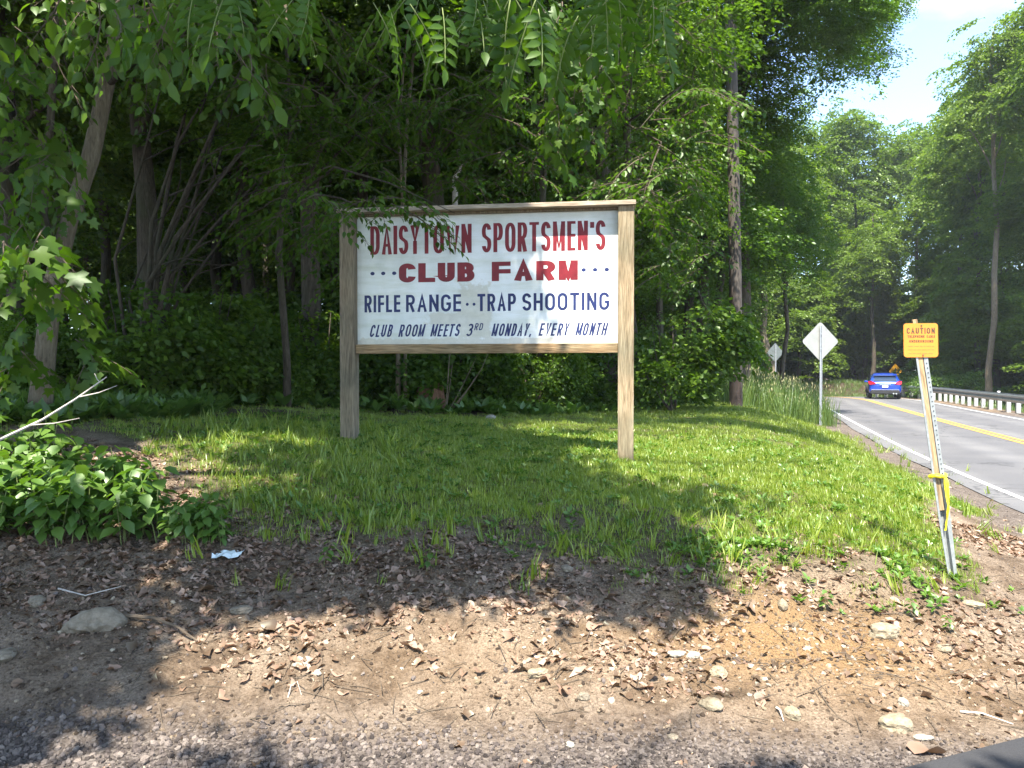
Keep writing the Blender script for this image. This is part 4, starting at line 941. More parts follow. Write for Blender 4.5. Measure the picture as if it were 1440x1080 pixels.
# ------------------------------------------------------------------ the blue car
def make_car():
    root = empty('car'); tag(root, 'blue hatchback seen from behind driving away towards the bend', 'car')
    blue = simple('blue_car_paint', (0.006, 0.05, 0.42), .28, .35, coat=1.0); glass = simple('tinted_glass', (0.02, 0.035, 0.06), .06, spec=.8)
    blk = simple('black_plastic', (0.018, 0.018, 0.02), .6); tyre = simple('tyre_rubber', (0.02, 0.02, 0.02), .9); chrome = simple('chrome', (.75, .75, .77), .2, 1.0)
    red = simple('tail_lamp_red', (0.5, 0.01, 0.02), .2, coat=.8); wht = simple('number_plate', (.7, .72, .75), .5); alloy = simple('wheel_alloy', (.42, .43, .45), .35, .8)
    # car faces +y; origin under its middle; rear at y=-2.15
    # stations: y, half width low, half width belt, z bottom, z belt, z roof(or top of the section), half width roof
    st = [(-2.13, .72, .74, .50, .86, .90, .70), (-2.08, .83, .84, .34, .93, 1.00, .78), (-1.95, .87, .87, .30, .98, 1.16, .74), (-1.65, .885, .885, .27, 1.0, 1.42, .66), (-1.2, .89, .885, .25, 1.0, 1.56, .62),
          (-.5, .89, .885, .24, .98, 1.61, .62), (.1, .89, .885, .24, .97, 1.60, .61), (.6, .89, .885, .24, .95, 1.46, .60), (1.15, .885, .87, .25, .93, 1.06, .66), (1.7, .87, .83, .28, .88, .94, .62), (2.05, .80, .74, .34, .80, .84, .52), (2.15, .66, .62, .44, .70, .74, .42)]
    V = []; 
    for (y, wl, wb, zb, zl, zr, wr) in st:
        half = [(0, zb), (wl * .86, zb), (wl * .98, zb + .10), (wl, (zb + zl) / 2), (wb * .985, zl - .03), (wb * .955, zl), (wr + .5 * (wb * .95 - wr), (zl + zr) / 2 + .02), (wr, zr - .05), (wr * .86, zr), (0, zr + .02)]
        V += [(x, y, z) for x, z in half] + [(-x, y, z) for x, z in half[-2:0:-1]]
    n = 18; mb = MB(); Fs = []
    for k in range(len(st) - 1):
        for i in range(n): Fs.append((k * n + i, k * n + (i + 1) % n, (k + 1) * n + (i + 1) % n, (k + 1) * n + i)[::-1])
    Fs += [tuple(range(n)), tuple((len(st) - 1) * n + i for i in range(n))[::-1]]
    mb.add(V, Fs); body = mb.build('body', blue, root, smooth=True)
    md = body.modifiers.new('subsurf', 'SUBSURF'); md.levels = 1; md.render_levels = 2
    # rear window, side windows
    mb = MB(); P = [(-.60, -2.02, 1.06), (.60, -2.02, 1.06), (.54, -1.70, 1.40), (-.54, -1.70, 1.40)]
    P2 = [(x, y - .035, z + .02) for x, y, z in P]; mb.add(P + P2, [(4, 5, 6, 7), (0, 1, 5, 4), (1, 2, 6, 5), (2, 3, 7, 6), (3, 0, 4, 7)]); mb.build('rear_window', glass, root)
    mb = MB(); mb.box(-.62, .62, -1.90, -1.55, 1.485, 1.53, .015); mb.build('roof_spoiler', blue, root)
    for s in (-1, 1):
        mb = MB(); V = [(s * .862, -1.5, 1.03), (s * .862, .75, 1.0), (s * .70, .35, 1.42), (s * .665, -.1, 1.50), (s * .665, -1.1, 1.48), (s * .74, -1.5, 1.28)]
        V2 = [(x + s * .02, y, z) for x, y, z in V]; mb.add(V2 + V, [(0, 1, 2, 3, 4, 5)] + [(i, (i + 1) % 6, 6 + (i + 1) % 6, 6 + i) for i in range(6)]); mb.build('side_window', glass, root)
        mb = MB(); V = [(.44, -2.155, .93), (.80, -2.12, .88), (.86, -1.98, .97), (.86, -1.90, 1.09), (.74, -2.06, 1.12), (.60, -2.12, 1.04)]
        V = [(s * x, y, z) for x, y, z in V]; V2 = [(x * 1.0 + s * .012, y - .02, z) for x, y, z in V]; mb.add(V2 + V, [(0, 1, 2, 3, 4, 5)] + [(i, (i + 1) % 6, 6 + (i + 1) % 6, 6 + i) for i in range(6)]); mb.build('tail_lamp', red, root)
        mb = MB(); mb.box(s * .93 - .09, s * .93 + .09, .48, .58, .98, 1.10, .02); mb.build('mirror', blue, root)
        mb = MB(); mb.box(s * .60 - .30, s * .60 + .30, -1.2, 1.0, .22, .30, .02) if False else mb.box(min(s * .86, s * .905), max(s * .86, s * .905), -1.0, 1.0, .24, .36, .01); mb.build('side_sill', blk, root)
    mb = MB(); mb.box(-.76, .76, -2.175, -2.0, .30, .52, .03); bp = mb.build('bumper', blk, root)
    mb = MB(); mb.box(-.74, .74, -2.185, -2.12, .545, .575, .008); mb.build('bumper_trim', chrome, root)
    mb = MB(); mb.box(-.155, .155, -2.19, -2.165, .70, .82, .004); mb.build('number_plate', wht, root)
    mb = MB(); mb.box(-.30, .30, -2.185, -2.14, .86, .895, .008); mb.build('tailgate_handle', chrome, root)
    for x in (.44, .58):
        mb = MB(); mb.tube([(x, -2.2, .33), (x, -2.0, .33)], .045, 12); mb.build('exhaust_tip', chrome, root)
    tm = MB(); W = .11; pr = [(W, .20), (W, .31), (W * .8, .335), (-W * .8, .335), (-W, .31), (-W, .20)]; k = 24; V = []
    for i in range(k): t = 2 * pi * i / k; V += [(x, r * cos(t), r * sin(t)) for x, r in pr]
    tm.add(V, [(i * 6 + j, i * 6 + (j + 1) % 6, ((i + 1) % k) * 6 + (j + 1) % 6, ((i + 1) % k) * 6 + j) for i in range(k) for j in range(6)]); tme = tm.mesh('tyre', tyre, True)
    rm = MB(); rm.tube([(-.09, 0, 0), (.09, 0, 0)], .205, 20)
    for i in range(5):
        t = 2 * pi * i / 5
        for s in (-1, 1): rm.tube([(s * .098, .03 * cos(t), .03 * sin(t)), (s * .098, .19 * cos(t), .19 * sin(t))], .022, 5)
    rme = rm.mesh('rim', alloy)
    for x in (-.77, .77):
        for y in (-1.32, 1.33):
            w = link_mesh('wheel', tme, root); w.location = (x, y, .335); rr = link_mesh('rim', rme, w)
            a = MB(); pts = []
            for i in range(13): t = pi * i / 12; pts.append((0, .40 * cos(t), .40 * sin(t)))
            sx_ = 1 if x > 0 else -1
            a.tube([(p[0] + sx_ * .125, p[1], p[2]) for p in pts], .035, 6); o = a.build('wheel_arch', blk, root); o.location = (x, y, .335)
    return root
car = make_car(); car.location = (21.75, 45.0, .045); car.rotation_euler = (0, 0, R(-23)); car.scale = (.97, .97, .91)

# ------------------------------------------------------------------ left edge tree with light bark, near camera
def at3(px, py, Y): return at(px, py, Y)
lt = empty('leaning_tree', (-4.62, 7.5, Hs(-4.62, 7.5))); tag(lt, 'light-barked leaning tree at the left edge behind the low leafy plants', 'tree')
base = Vector(lt.location)
def rel(px, py, Y, b=base): return at(px, py, Y) - b
mb = MB(); pth = [Vector((0, 0, -.3)), Vector((0, 0, .05)), rel(62, 520, 7.5), rel(72, 410, 7.5), rel(98, 310, 7.6), rel(128, 220, 7.7), rel(150, 120, 7.8), rel(172, 10, 7.9), rel(185, -120, 8.0), rel(205, -300, 8.0)]
mb.tube(pth, [.16, .115, .095, .088, .08, .085, .075, .068, .06, .04], 14, wob=.06)
mb.build('trunk', M['bark_light'], lt, smooth=True)
mb = MB(); mb.tube([rel(80, 380, 7.55), rel(60, 300, 7.4), rel(70, 180, 7.2), rel(78, 60, 7.0), rel(85, -60, 7)], [.045, .04, .035, .03, .02], 7); mb.tube([rel(150, 120, 7.8), rel(220, 60, 7.3), rel(290, -10, 6.8), rel(340, -80, 6)], [.035, .028, .02, .012], 6)
mb.build('branch', M['bark'], lt, smooth=True)
cw = link_mesh('crown', CR['sun0'], lt); cw.location = Vector((-1.5, 7.0, 8.6)) - Vector((-4.62, 7.5, base.z)) + Vector((-2.6, -.5, 0)); cw.scale = (.8, .6, .45)

# multi-stem leaning shrub
ms = empty('leaning_shrub', (-4.75, 9.6, Hs(-4.75, 9.6))); tag(ms, 'tangle of bare stems leaning to the right in the shade left of the sign', 'shrub'); b2 = Vector(ms.location)
g = random.Random(12)
for k in range(13):
    a = Vector((g.uniform(-.25, .35), g.uniform(-.3, .3), -.1)); e = at(g.uniform(225, 400), g.uniform(60, 280), 9.2 + g.uniform(-.5, .6)) - b2
    mid = a.lerp(e, .45) + Vector((g.uniform(-.5, .1), 0, g.uniform(.0, .5)))
    r0 = g.uniform(.018, .048); mb = MB(); P = [a, a.lerp(mid, .5) + Vector((g.uniform(-.08, .08), 0, .05)), mid, mid.lerp(e, .5) + Vector((g.uniform(-.1, .1), 0, .08)), e]
    mb.tube(P, [r0, r0 * .85, r0 * .7, r0 * .5, r0 * .25], 6)
    for j in range(3):
        q = P[2].lerp(P[4], g.uniform(0, .8)); f = q + Vector((g.uniform(-.2, 1.0), g.uniform(-.5, .5), g.uniform(-.1, .7))); mb.tube(curve_pts(q, f, 4, .12, g.random()), [r0 * .35, r0 * .28, r0 * .2, r0 * .08], 4)
    mb.build('stem', M['bark'], ms, smooth=True)
for (px_, py_, Y, s) in ((330, 120, 9.6, .75), (420, 190, 9.4, .6), (250, 60, 9.7, .7)):
    c = link_mesh('foliage', CR['shrub%d' % (px_ % 3)], ms); c.location = at(px_, py_, Y) - b2; c.scale = (s * 1.2, s, s * .8)

# thin paired saplings behind the sign, small bare ones
sp_ = empty('sapling', (-1.62, 10.9, Hs(-1.62, 10.9))); tag(sp_, 'pair of thin pale sapling stems seen behind and above the left part of the sign', 'tree'); b3 = Vector(sp_.location)
for (x0, x1, x2, r) in ((560, 566, 572, .032), (570, 569, 560, .024)):
    mb = MB(); mb.tube([Vector((at(x0, 590, 10.9).x - b3.x, 0, -.1)), at(x0, 480, 10.9) - b3, at(x1, 300, 10.9) - b3, at(x2, 180, 10.9) - b3, at(x2 + 15, 20, 10.9) - b3], [r * 1.2, r, r * .9, r * .8, r * .5], 7); mb.build('stem', M['bark_light'], sp_, smooth=True)
c = link_mesh('crown', CR['shrub1'], sp_); c.location = at(590, 40, 10.9) - b3; c.scale = (1.2, .9, .9)
# brushy dead sapling right of the stump
ds = empty('dead_sapling', (-.95, 10.9, Hs(-.95, 10.9))); tag(ds, 'small bare forked dead sapling in shade under the sign', 'sapling'); mb = MB(); g = random.Random(3)
for k in range(5): mb.tube(curve_pts((0, 0, -.05), (g.uniform(-.1, .75), g.uniform(-.1, .1), g.uniform(.5, 1.05)), 5, .1, g.random()), [.012, .01, .008, .006, .003], 5)
mb.build('stem', M['bark_light'], ds)

# stump
stp = on_ground(604, 574); mb = MB(); g = random.Random(4); V = []; K = 26
for (z, r) in ((-.15, .26), (.04, .22), (.20, .19), (.24, .185)):
    for i in range(K):
        t = 2 * pi * i / K; rr = r * (1 + .10 * sin(5 * t + 1) + g.uniform(-.04, .04)); zz = z + (0.05 * sin(3 * t) + g.uniform(-.03, .03) if z > .22 else 0); V.append((rr * cos(t), rr * sin(t), zz))
V.append((0, 0, .16)); Fs = [(k * K + i, k * K + (i + 1) % K, (k + 1) * K + (i + 1) % K, (k + 1) * K + i) for k in range(3) for i in range(K)] + [(3 * K + i, 3 * K + (i + 1) % K, 4 * K) for i in range(K)]
mb.add(V, Fs); o = mb.build('tree_stump', bark_mat('stump_wood', (.10, .05, .03), (.36, .20, .13), 1.4)); o.location = (stp.x, stp.y, stp.z + .06); tag(o, 'low ragged reddish tree stump in the shade behind the sign', 'stump')

# broken pale snag above the sign, horizontal bare twig beside the pole
mb = MB(); mb.tube([(0, 0, -1.1), (0, 0, 0), (.06, 0, .12), (.12, 0, .22)], [.05, .05, .035, .004], 7); o = mb.build('broken_branch', M['deadwood']); q = at(640, 250, 12.5); o.location = q
o.parent = None; tag(o, 'splintered pale broken branch end above the sign', 'branch')

# ------------------------------------------------------------------ near foliage: leafy sprays and compound leaves
def spray_mesh(name, seed, n, length, leaf, shape, material, droopy=.25, spread=.5, three=False):
    g = np.random.default_rng(seed); C = []; D = []; Nn = []; ln = []; wd = []
    twig = MB(); P = [Vector((0, 0, 0))]; d = Vector((1, 0, 0))
    for k in range(6): d = (d + Vector((g.normal() * .1, g.normal() * .15, -.06 - droopy * .12))).normalized(); P.append(P[-1] + d * length / 6)
    twig.tube(P, [.005, .0045, .004, .0034, .0028, .002, .0012], 4)
    for i in range(n):
        f = (i + .5) / n * 6; k = min(5, int(f)); b = P[k].lerp(P[k + 1], f - k); s = 1 if i % 2 else -1
        td = Vector((.5 + .3 * g.random(), s * (.8 + .2 * g.normal()) * (.25 + .75 * (1 - (i / n) ** 3)), g.normal() * .2 - .15)).normalized()
        pe = b + td * leaf * (.35 + spread * g.random()); twig.tube([b, pe], .0014, 3)
        C.append(pe); D.append(td + Vector((0, 0, -droopy - .3 * g.random()))); Nn.append((g.normal() * .35, g.normal() * .35, 1)); ln.append(leaf * (.75 + .5 * g.random())); wd.append(ln[-1] * (.95 if shape == 'maple' else .55))
    V, F, A = leaf_arrays(np.array(C), np.array(D), np.array(Nn), np.array(ln), np.array(wd), g.random(n), shape)
    tv = np.array([tuple(v) for v in twig.v]); tf = []
    for f in twig.f:
        for j in range(1, len(f) - 1): tf.append((f[0], f[j], f[j + 1]))
    tf = np.array(tf) + len(V)
    me = np_mesh(name, np.vstack([V, tv]), np.vstack([F, tf]), [material, M['twig']], {'rnd': ('FLOAT', np.concatenate([A, np.zeros(len(tv))]))}, mi=np.concatenate([np.zeros(len(F)), np.ones(len(tf))]))
    return me
def compound_mesh(name, seed, pairs, length, leaf, material):
    g = np.random.default_rng(seed); C = []; D = []; Nn = []; ln = []; P = []; v = Vector((0, 0, 0)); d = Vector((1, 0, 0))
    tw = MB()
    for k in range(pairs + 2): P.append(v.copy()); d = (d + Vector((0, g.normal() * .04, -.06))).normalized(); v = v + d * length / (pairs + 1)
    tw.tube(P, [.0024] * (len(P) - 1) + [.001], 4)
    for k in range(1, pairs + 1):
        for s in (-1, 1):
            b = P[k]; C.append(b + Vector((.004, s * .006, 0))); D.append((.45 + g.normal() * .08, s, -.12 + g.normal() * .12)); Nn.append((g.normal() * .15, -s * .15, 1)); ln.append(leaf * (.85 + .25 * g.random()) * (1 - .25 * abs(k / pairs - .5)))
    C.append(P[-1]); D.append((1, 0, -.2)); Nn.append((0, 0, 1)); ln.append(leaf)
    ln = np.array(ln); n = len(ln)
    V, F, A = leaf_arrays(np.array(C), np.array(D), np.array(Nn), ln, ln * .42, g.random(n) * .5 + g.random() * .5, 'oval')
    tv = np.array([tuple(q) for q in tw.v]); tf = []
    for f in tw.f:
        for j in range(1, len(f) - 1): tf.append((f[0], f[j], f[j + 1]))
    return np_mesh(name, np.vstack([V, tv]), np.vstack([F, np.array(tf) + len(V)]), [material, M['petiole']], {'rnd': ('FLOAT', np.concatenate([A, np.zeros(len(tv))]))}, mi=np.concatenate([np.zeros(len(F)), np.ones(len(tf))]))
SP_O = [spray_mesh('leafy_twig', 60 + i, 13, .55, .095, 'oval', M['leaf_near']) for i in range(3)]
SP_M = [spray_mesh('maple_twig', 70 + i, 8, .42, .12, 'maple', M['leaf_near'], droopy=.45) for i in range(3)]
SP_S = [spray_mesh('leafy_twig', 80 + i, 22, .62, .065, 'oval', M['leaf_near'], spread=.8) for i in range(3)]
CL = [compound_mesh('compound_leaf', 90 + i, 5 + i % 3, .30, .085, M['leaf_near']) for i in range(4)]
def put(me, name, root, p, yaw, pitch, roll=0, s=1.0):
    o = link_mesh(name, me, root); o.location = Vector(p) - Vector(root.location); o.rotation_euler = (roll, pitch, yaw); o.scale = (s, s, s); return o

# overhanging tree: trunk left of the view; limbs pass above the view; compound leaves hang into it
SH1 = empty('overhanging_tree', (-6.6, 2.2, Hs(-6.6, 2.2))); tag(SH1, 'tree leaning in from the left whose leafy twigs hang across the top of the view', 'tree'); o1 = Vector(SH1.location)
mb = MB(); mb.tube([(0, 0, -.3), (0, 0, .1), (.3, .2, 2.5), (.9, .5, 5.5), (1.8, .9, 8.0), (3.2, 1.2, 10)], [.38, .28, .24, .19, .14, .08], 12, wob=.05); mb.build('trunk', M['bark'], SH1, smooth=True)
limb_pts = [((1.2, .6, 6.2), (5.4, 1.3, 5.6), (8.6, 2.2, 5.4)), ((.9, .5, 5.2), (4.3, 1.4, 3.75), (7.4, 1.7, 3.9)), ((1.8, .9, 7.8), (6.5, 5.0, 8.8), (11.5, 9.5, 9.2)), ((1.8, .9, 7.8), (3.5, 5.0, 8.4), (5.0, 10, 8.6)), ((1.2, .6, 6.0), (2.6, 2.6, 5.0), (4.0, 3.6, 4.7)),
            ((2.5, 1, 9), (6, -1, 10), (9.5, .5, 10.5)), ((.6, .35, 4.0), (1.6, 2.2, 3.6), (2.4, 2.6, 3.2)), ((1.8, .9, 7.8), (8.5, 3.0, 8.6), (13.0, 5.5, 8.8))]
for (a, b_, c_) in limb_pts:
    a, b_, c_ = Vector(a), Vector(b_), Vector(c_); P = [a.lerp(b_, t / 4) * (1 - t / 4) + b_.lerp(c_, t / 4) * (t / 4) for t in range(5)]; P.append(c_)
    mb = MB(); mb.tube(P, [.07, .055, .045, .035, .022, .008], 7); mb.build('limb', M['bark'], SH1, smooth=True)
g = random.Random(21)
def twig_fill(root, meshes, name, spots, n, seed, s=(.8, 1.2), pitch=(.1, .9)):
    g = random.Random(seed)
    for (x0, x1, y0, y1, Y0, Y1, m_) in spots:
        for k in range(int(n * m_)):
            p = at(g.uniform(x0, x1), g.uniform(y0, y1), g.uniform(Y0, Y1))
            put(meshes[g.randrange(len(meshes))], name, root, p, g.uniform(0, 6.28), g.uniform(*pitch), g.uniform(-.3, .3), g.uniform(*s))
twig_fill(SH1, CL, 'compound_leaf', [(500, 880, -45, 28, 2.7, 3.6, 1.0), (255, 460, -40, 10, 2.9, 3.6, .5), (820, 960, -40, 20, 3.2, 4.0, .35), (730, 800, 0, 60, 3.0, 3.6, .15)], 40, 22, (.75, 1.1), (.5, 1.4))
twig_fill(SH1, SP_O, 'leafy_twig', [(-20, 340, -60, 50, 4.2, 5.4, 1.0), (90, 330, -70, -10, 3.4, 4, .3)], 30, 23, (.8, 1.15), (.3, 1.2))
# left tree: broad leaves around its trunk, and the layered maple foliage above the sign
LTc = lt
twig_fill(lt, SP_M, 'leafy_twig', [(-15, 85, 310, 400, 4.8, 6.2, .5), (-15, 40, 420, 520, 5.4, 7.0, .3), (0, 90, 150, 300, 6.0, 7.6, .35), (95, 140, 470, 520, 6.2, 6.8, .12), (0, 60, 40, 200, 6, 7.5, .3)], 40, 24, (.75, 1.15), (.1, .9))
twig_fill(lt, SP_O, 'leafy_twig', [(-10, 110, 60, 300, 6.5, 8.5, .6), (170, 480, -10, 130, 7.4, 9.5, 1.0), (0, 330, -20, 60, 6.5, 8, .5)], 42, 25, (.9, 1.3), (.1, .9))
mt = empty('maple_sapling', (-2.9, 9.9, Hs(-2.9, 9.9))); tag(mt, 'young shaded maple left of the sign whose low branches droop over its upper left corner', 'tree'); b5 = Vector(mt.location)
mb = MB(); mb.tube([(0, 0, -.1), (0, 0, .6), (-.1, 0, 2.0), (.05, 0, 3.6), (.0, 0, 5.2)], [.06, .05, .045, .035, .02], 8); mb.build('trunk', M['bark'], mt, smooth=True)
for (e, m1) in ((at(640, 300, 6.75), at(470, 235, 8.2)), (at(540, 306, 6.8), at(430, 270, 8.4)), (at(420, 200, 8.6), at(400, 170, 9.2)), (at(700, 170, 8.8), at(520, 130, 9.6)), (at(600, 240, 8.8), at(500, 190, 9.4))):
    mb = MB(); a = Vector((0, 0, 2.6)); mb.tube([a, a.lerp(m1 - b5, .5), m1 - b5, (m1 - b5).lerp(e - b5, .5) + Vector((0, 0, .05)), e - b5], [.022, .018, .013, .008, .003], 5); mb.build('branch', M['bark'], mt)
twig_fill(mt, SP_S, 'leafy_twig', [(440, 590, 275, 293, 6.62, 6.8, .30), (375, 520, 250, 320, 7.6, 8.6, .55), (350, 560, 120, 250, 8.2, 9.6, 1.2), (560, 760, 110, 260, 8.4, 10.0, 1.4), (480, 760, 20, 160, 8.0, 9.6, 1.5), (380, 500, 300, 380, 8.6, 9.6, .25), (640, 880, 200, 285, 9.0, 10.5, .8)], 52, 26, (.8, 1.25), (0, .35))
# sunlit maple branch end above the sign, with yellow-green leaves
mb_ = empty('maple_tree', (1.78, 12.3, Hs(1.78, 12.3))); tag(mb_, 'slim maple behind the right sign post whose sunlit branch ends hang above the sign', 'tree'); b6 = Vector(mb_.location)
mb = MB(); mb.tube([(0, 0, -.1), (.1, 0, 2), (.0, -.3, 5), (-.4, -.8, 8)], [.09, .07, .06, .03], 8); mb.build('trunk', M['bark'], mb_, smooth=True)
for (e, m1) in ((at(805, 165, 7.6), at(870, 60, 8.6)), (at(820, 90, 7.6), at(900, 20, 8.6)), (at(905, 275, 8.2), at(930, 200, 9)), (at(900, 180, 8.8), at(960, 120, 10))):
    mb = MB(); a = Vector((0, -.2, 4.6)); mb.tube([a, a.lerp(m1 - b6, .5), m1 - b6, (m1 - b6).lerp(e - b6, .5) + Vector((0, 0, .05)), e - b6], [.02, .016, .012, .008, .003], 5); mb.build('branch', M['bark'], mb_)
twig_fill(mb_, SP_M, 'leafy_twig', [(750, 835, 125, 200, 7.3, 8.0, .55), (760, 850, 50, 120, 7.2, 8.0, .4), (740, 850, 0, 60, 7.0, 8.0, .35)], 26, 27, (.8, 1.2), (.2, .9))
twig_fill(mb_, SP_S, 'leafy_twig', [(870, 915, 250, 300, 7.8, 8.6, .35), (860, 1000, 130, 260, 8.4, 10.5, 1.0), (860, 1010, 0, 140, 8.4, 10.5, 1.0), (900, 1000, 200, 420, 10.5, 12.5, 1.3)], 40, 28, (.9, 1.4), (0, .4))

# ------------------------------------------------------------------ shade canopy over the lawn: crowns above and behind the view
LIT = [   # sunlit patches on the ground (plan coordinates, from the sun spots in the scene)
 [tuple(on_ground(*q))[:2] for q in ((905, 594), (1040, 601), (1140, 622), (1250, 648), (1330, 690), (1500, 760), (1700, 900), (1700, 1100), (1010, 1100), (990, 900), (1010, 850), (960, 740), (905, 715), (1085, 715), (1075, 700), (990, 682), (900, 662), (840, 655), (800, 640), (803, 615), (868, 612), (875, 600))],
 [tuple(on_ground(*q))[:2] for q in ((380, 930), (470, 895), (560, 868), (640, 840), (700, 808), (790, 860), (900, 880), (1000, 905), (1010, 1100), (430, 1110), (300, 1050), (380, 1010), (460, 1000), (520, 960), (440, 945))],
 [tuple(on_ground(*q))[:2] for q in ((160, 900), (230, 880), (300, 910), (380, 930), (300, 960), (200, 940))],
 [tuple(on_ground(*q))[:2] for q in ((60, 1040), (180, 1020), (280, 1045), (260, 1085), (60, 1085))],
 [tuple(on_ground(*q))[:2] for q in ((200, 790), (270, 775), (300, 800), (240, 815))],
]
def ground_lit(x, y):
    m = np.zeros(np.shape(x), bool)
    for P in LIT: m |= inpoly(x, y, P)
    lat = road_lat(x, y); m |= (lat > -4.0)
    # board: right third of the sign in sun
    return m
def shade_tree(root, n, zr, seed, region, nleaf=78, sr=.36, leaf=.11, board=0):
    """leafy sprays whose shadows fall where the ground lies in shade; only above or beside the view"""
    g = np.random.default_rng(seed); (x0, x1, y0, y1) = region
    N0 = n * 8; G = np.stack([g.uniform(x0, x1, N0), g.uniform(y0, y1, N0)], 1); Z = g.uniform(*zr, N0)
    gz = H(G[:, 0], G[:, 1]); t = (Z - gz) / SUN_DIR.z
    P = np.stack([G[:, 0] + t * SUN_DIR.x, G[:, 1] + t * SUN_DIR.y, Z], 1)
    u, v, front = project(P); vis = front & (v > -75) & (u > -90) & (u < 1530)
    ok = ~vis & (np.hypot(P[:, 0], P[:, 1]) > 1.0)
    for (dx, dy) in ((0, 0), (sr * .7, 0), (-sr * .7, 0), (0, sr * .7), (0, -sr * .7)): ok &= ~ground_lit(G[:, 0] + dx, G[:, 1] + dy)
    # sunlit right part of the board
    tb = (7.1 - P[:, 1]) / -SUN_DIR.y; zb_ = P[:, 2] - tb * SUN_DIR.z; xb = P[:, 0] - tb * SUN_DIR.x
    hit = (zb_ > .3) & (zb_ < 3.6) & (xb > .12) & (xb < 1.7) & (tb > 0); ok &= ~hit
    hit2 = (zb_ > 1.5) & (zb_ < 3.6) & (xb > -.45) & (xb <= .12) & (tb > 0); ok &= ~(hit2 & (g.random(N0) < .8))
    t11 = (11.0 - P[:, 1]) / -SUN_DIR.y; z11 = P[:, 2] - t11 * SUN_DIR.z; x11 = P[:, 0] - t11 * SUN_DIR.x; ok &= ~((x11 > -6) & (x11 <= -.6) & (z11 > 2.6) & (z11 < 9) & (t11 > 0) & (vnoise(x11 + 40, z11 + 5, 1.3) > .50)); ok &= ~((x11 > -.6) & (x11 < 9) & (z11 > 2.2) & (z11 < 9) & (t11 > 0) & (g.random(N0) < .8)); t4 = (P[:, 2] - 4.0) / SUN_DIR.z; x4 = P[:, 0] - t4 * SUN_DIR.x; y4 = P[:, 1] - t4 * SUN_DIR.y; ok &= ~((x4 > -.3) & (x4 < 1.6) & (y4 > 6.4) & (y4 < 9.2) & (t4 > 0))
    ok &= ~((G[:, 1] < 5.0) & (vnoise(G[:, 0] + 3, G[:, 1] + 11, 2.3) > .50)); ok &= ~((x4 * 0 + P[:, 0] - (P[:, 2] - 6) / SUN_DIR.z * SUN_DIR.x > 1.5) & (P[:, 1] - (P[:, 2] - 6) / SUN_DIR.z * SUN_DIR.y > 14.2))
    ok &= ~((G[:, 0] < -1.2) & (G[:, 1] < 7.5) & (vnoise(G[:, 0] + 31, G[:, 1] + 7, 1.4) > .52)); ok &= ~((G[:, 0] < -1.9) & (G[:, 1] > 4.9) & (G[:, 1] < 6.3) & (g.random(N0) < .8))
    P = P[ok][:n]
    if board:
        T = np.stack([g.uniform(-1.7, -.15, board * 5), np.full(board * 5, 7.05), g.uniform(1.75, 3.15, board * 5)], 1); zt = g.uniform(7, 9.5, len(T)); q = T + ((zt - T[:, 2]) / SUN_DIR.z)[:, None] * np.array(SUN_DIR)
        u, v, front = project(q); kp = ~(front & (v > -75) & (u > -90) & (u < 1530)); 
        for (dx, dy) in ((0, 0), (sr * .5, 0)): 
            gxy = T[:, :2] + np.array([dx, 0]) - (T[:, 2] - .9)[:, None] / SUN_DIR.z * np.array([SUN_DIR.x, SUN_DIR.y]); kp &= ~(ground_lit(gxy[:, 0], gxy[:, 1]) & (gxy[:, 0] > .45))
        P = np.vstack([P, q[kp][:board]])
    ns = len(P); si = np.repeat(np.arange(ns), nleaf); m = len(si)
    a = g.uniform(0, 2 * pi, m); r = sr * np.sqrt(g.random(m)); Q = P[si] + np.stack([r * np.cos(a), r * np.sin(a), g.normal(size=m) * .09 - .2 * r], 1)
    D = np.stack([np.cos(a), np.sin(a), -.3 + .2 * g.normal(size=m)], 1) + g.normal(size=(m, 3)) * .4; Nn = np.array([0, -.2, 1]) + g.normal(size=(m, 3)) * .3
    ln = leaf * (.7 + .6 * g.random(m)); V, F, A = leaf_arrays(Q, D, Nn, ln, ln * .7, g.random(m))
    V = V - np.array(root.location)
    return link_mesh('crown', np_mesh('crown', V, F, M['leaf_sunny'], {'rnd': ('FLOAT', A)}), root)
shade_tree(SH1, 2300, (6.5, 10.5), 1, (-9, 5.5, 4.6, 19), board=55)
shade_tree(SH1, 430, (5.5, 9.5), 2, (-9, 3.0, 2.2, 5.2))
SH2 = empty('shade_tree', (-3.6, -4.5, 0)); tag(SH2, 'tree behind the viewpoint whose crown dapples the bare bank', 'tree')
trunk_mb(9, .22, (1.0, 1.0), 77, [(2, 3, 7), (4, 4, 8), (0, 4, 7), (-2, 3, 8)]).build('trunk', M['bark'], SH2, smooth=True)
shade_tree(SH2, 230, (4.5, 8.0), 3, (-7, 2.2, 1.6, 4.6), sr=.34)

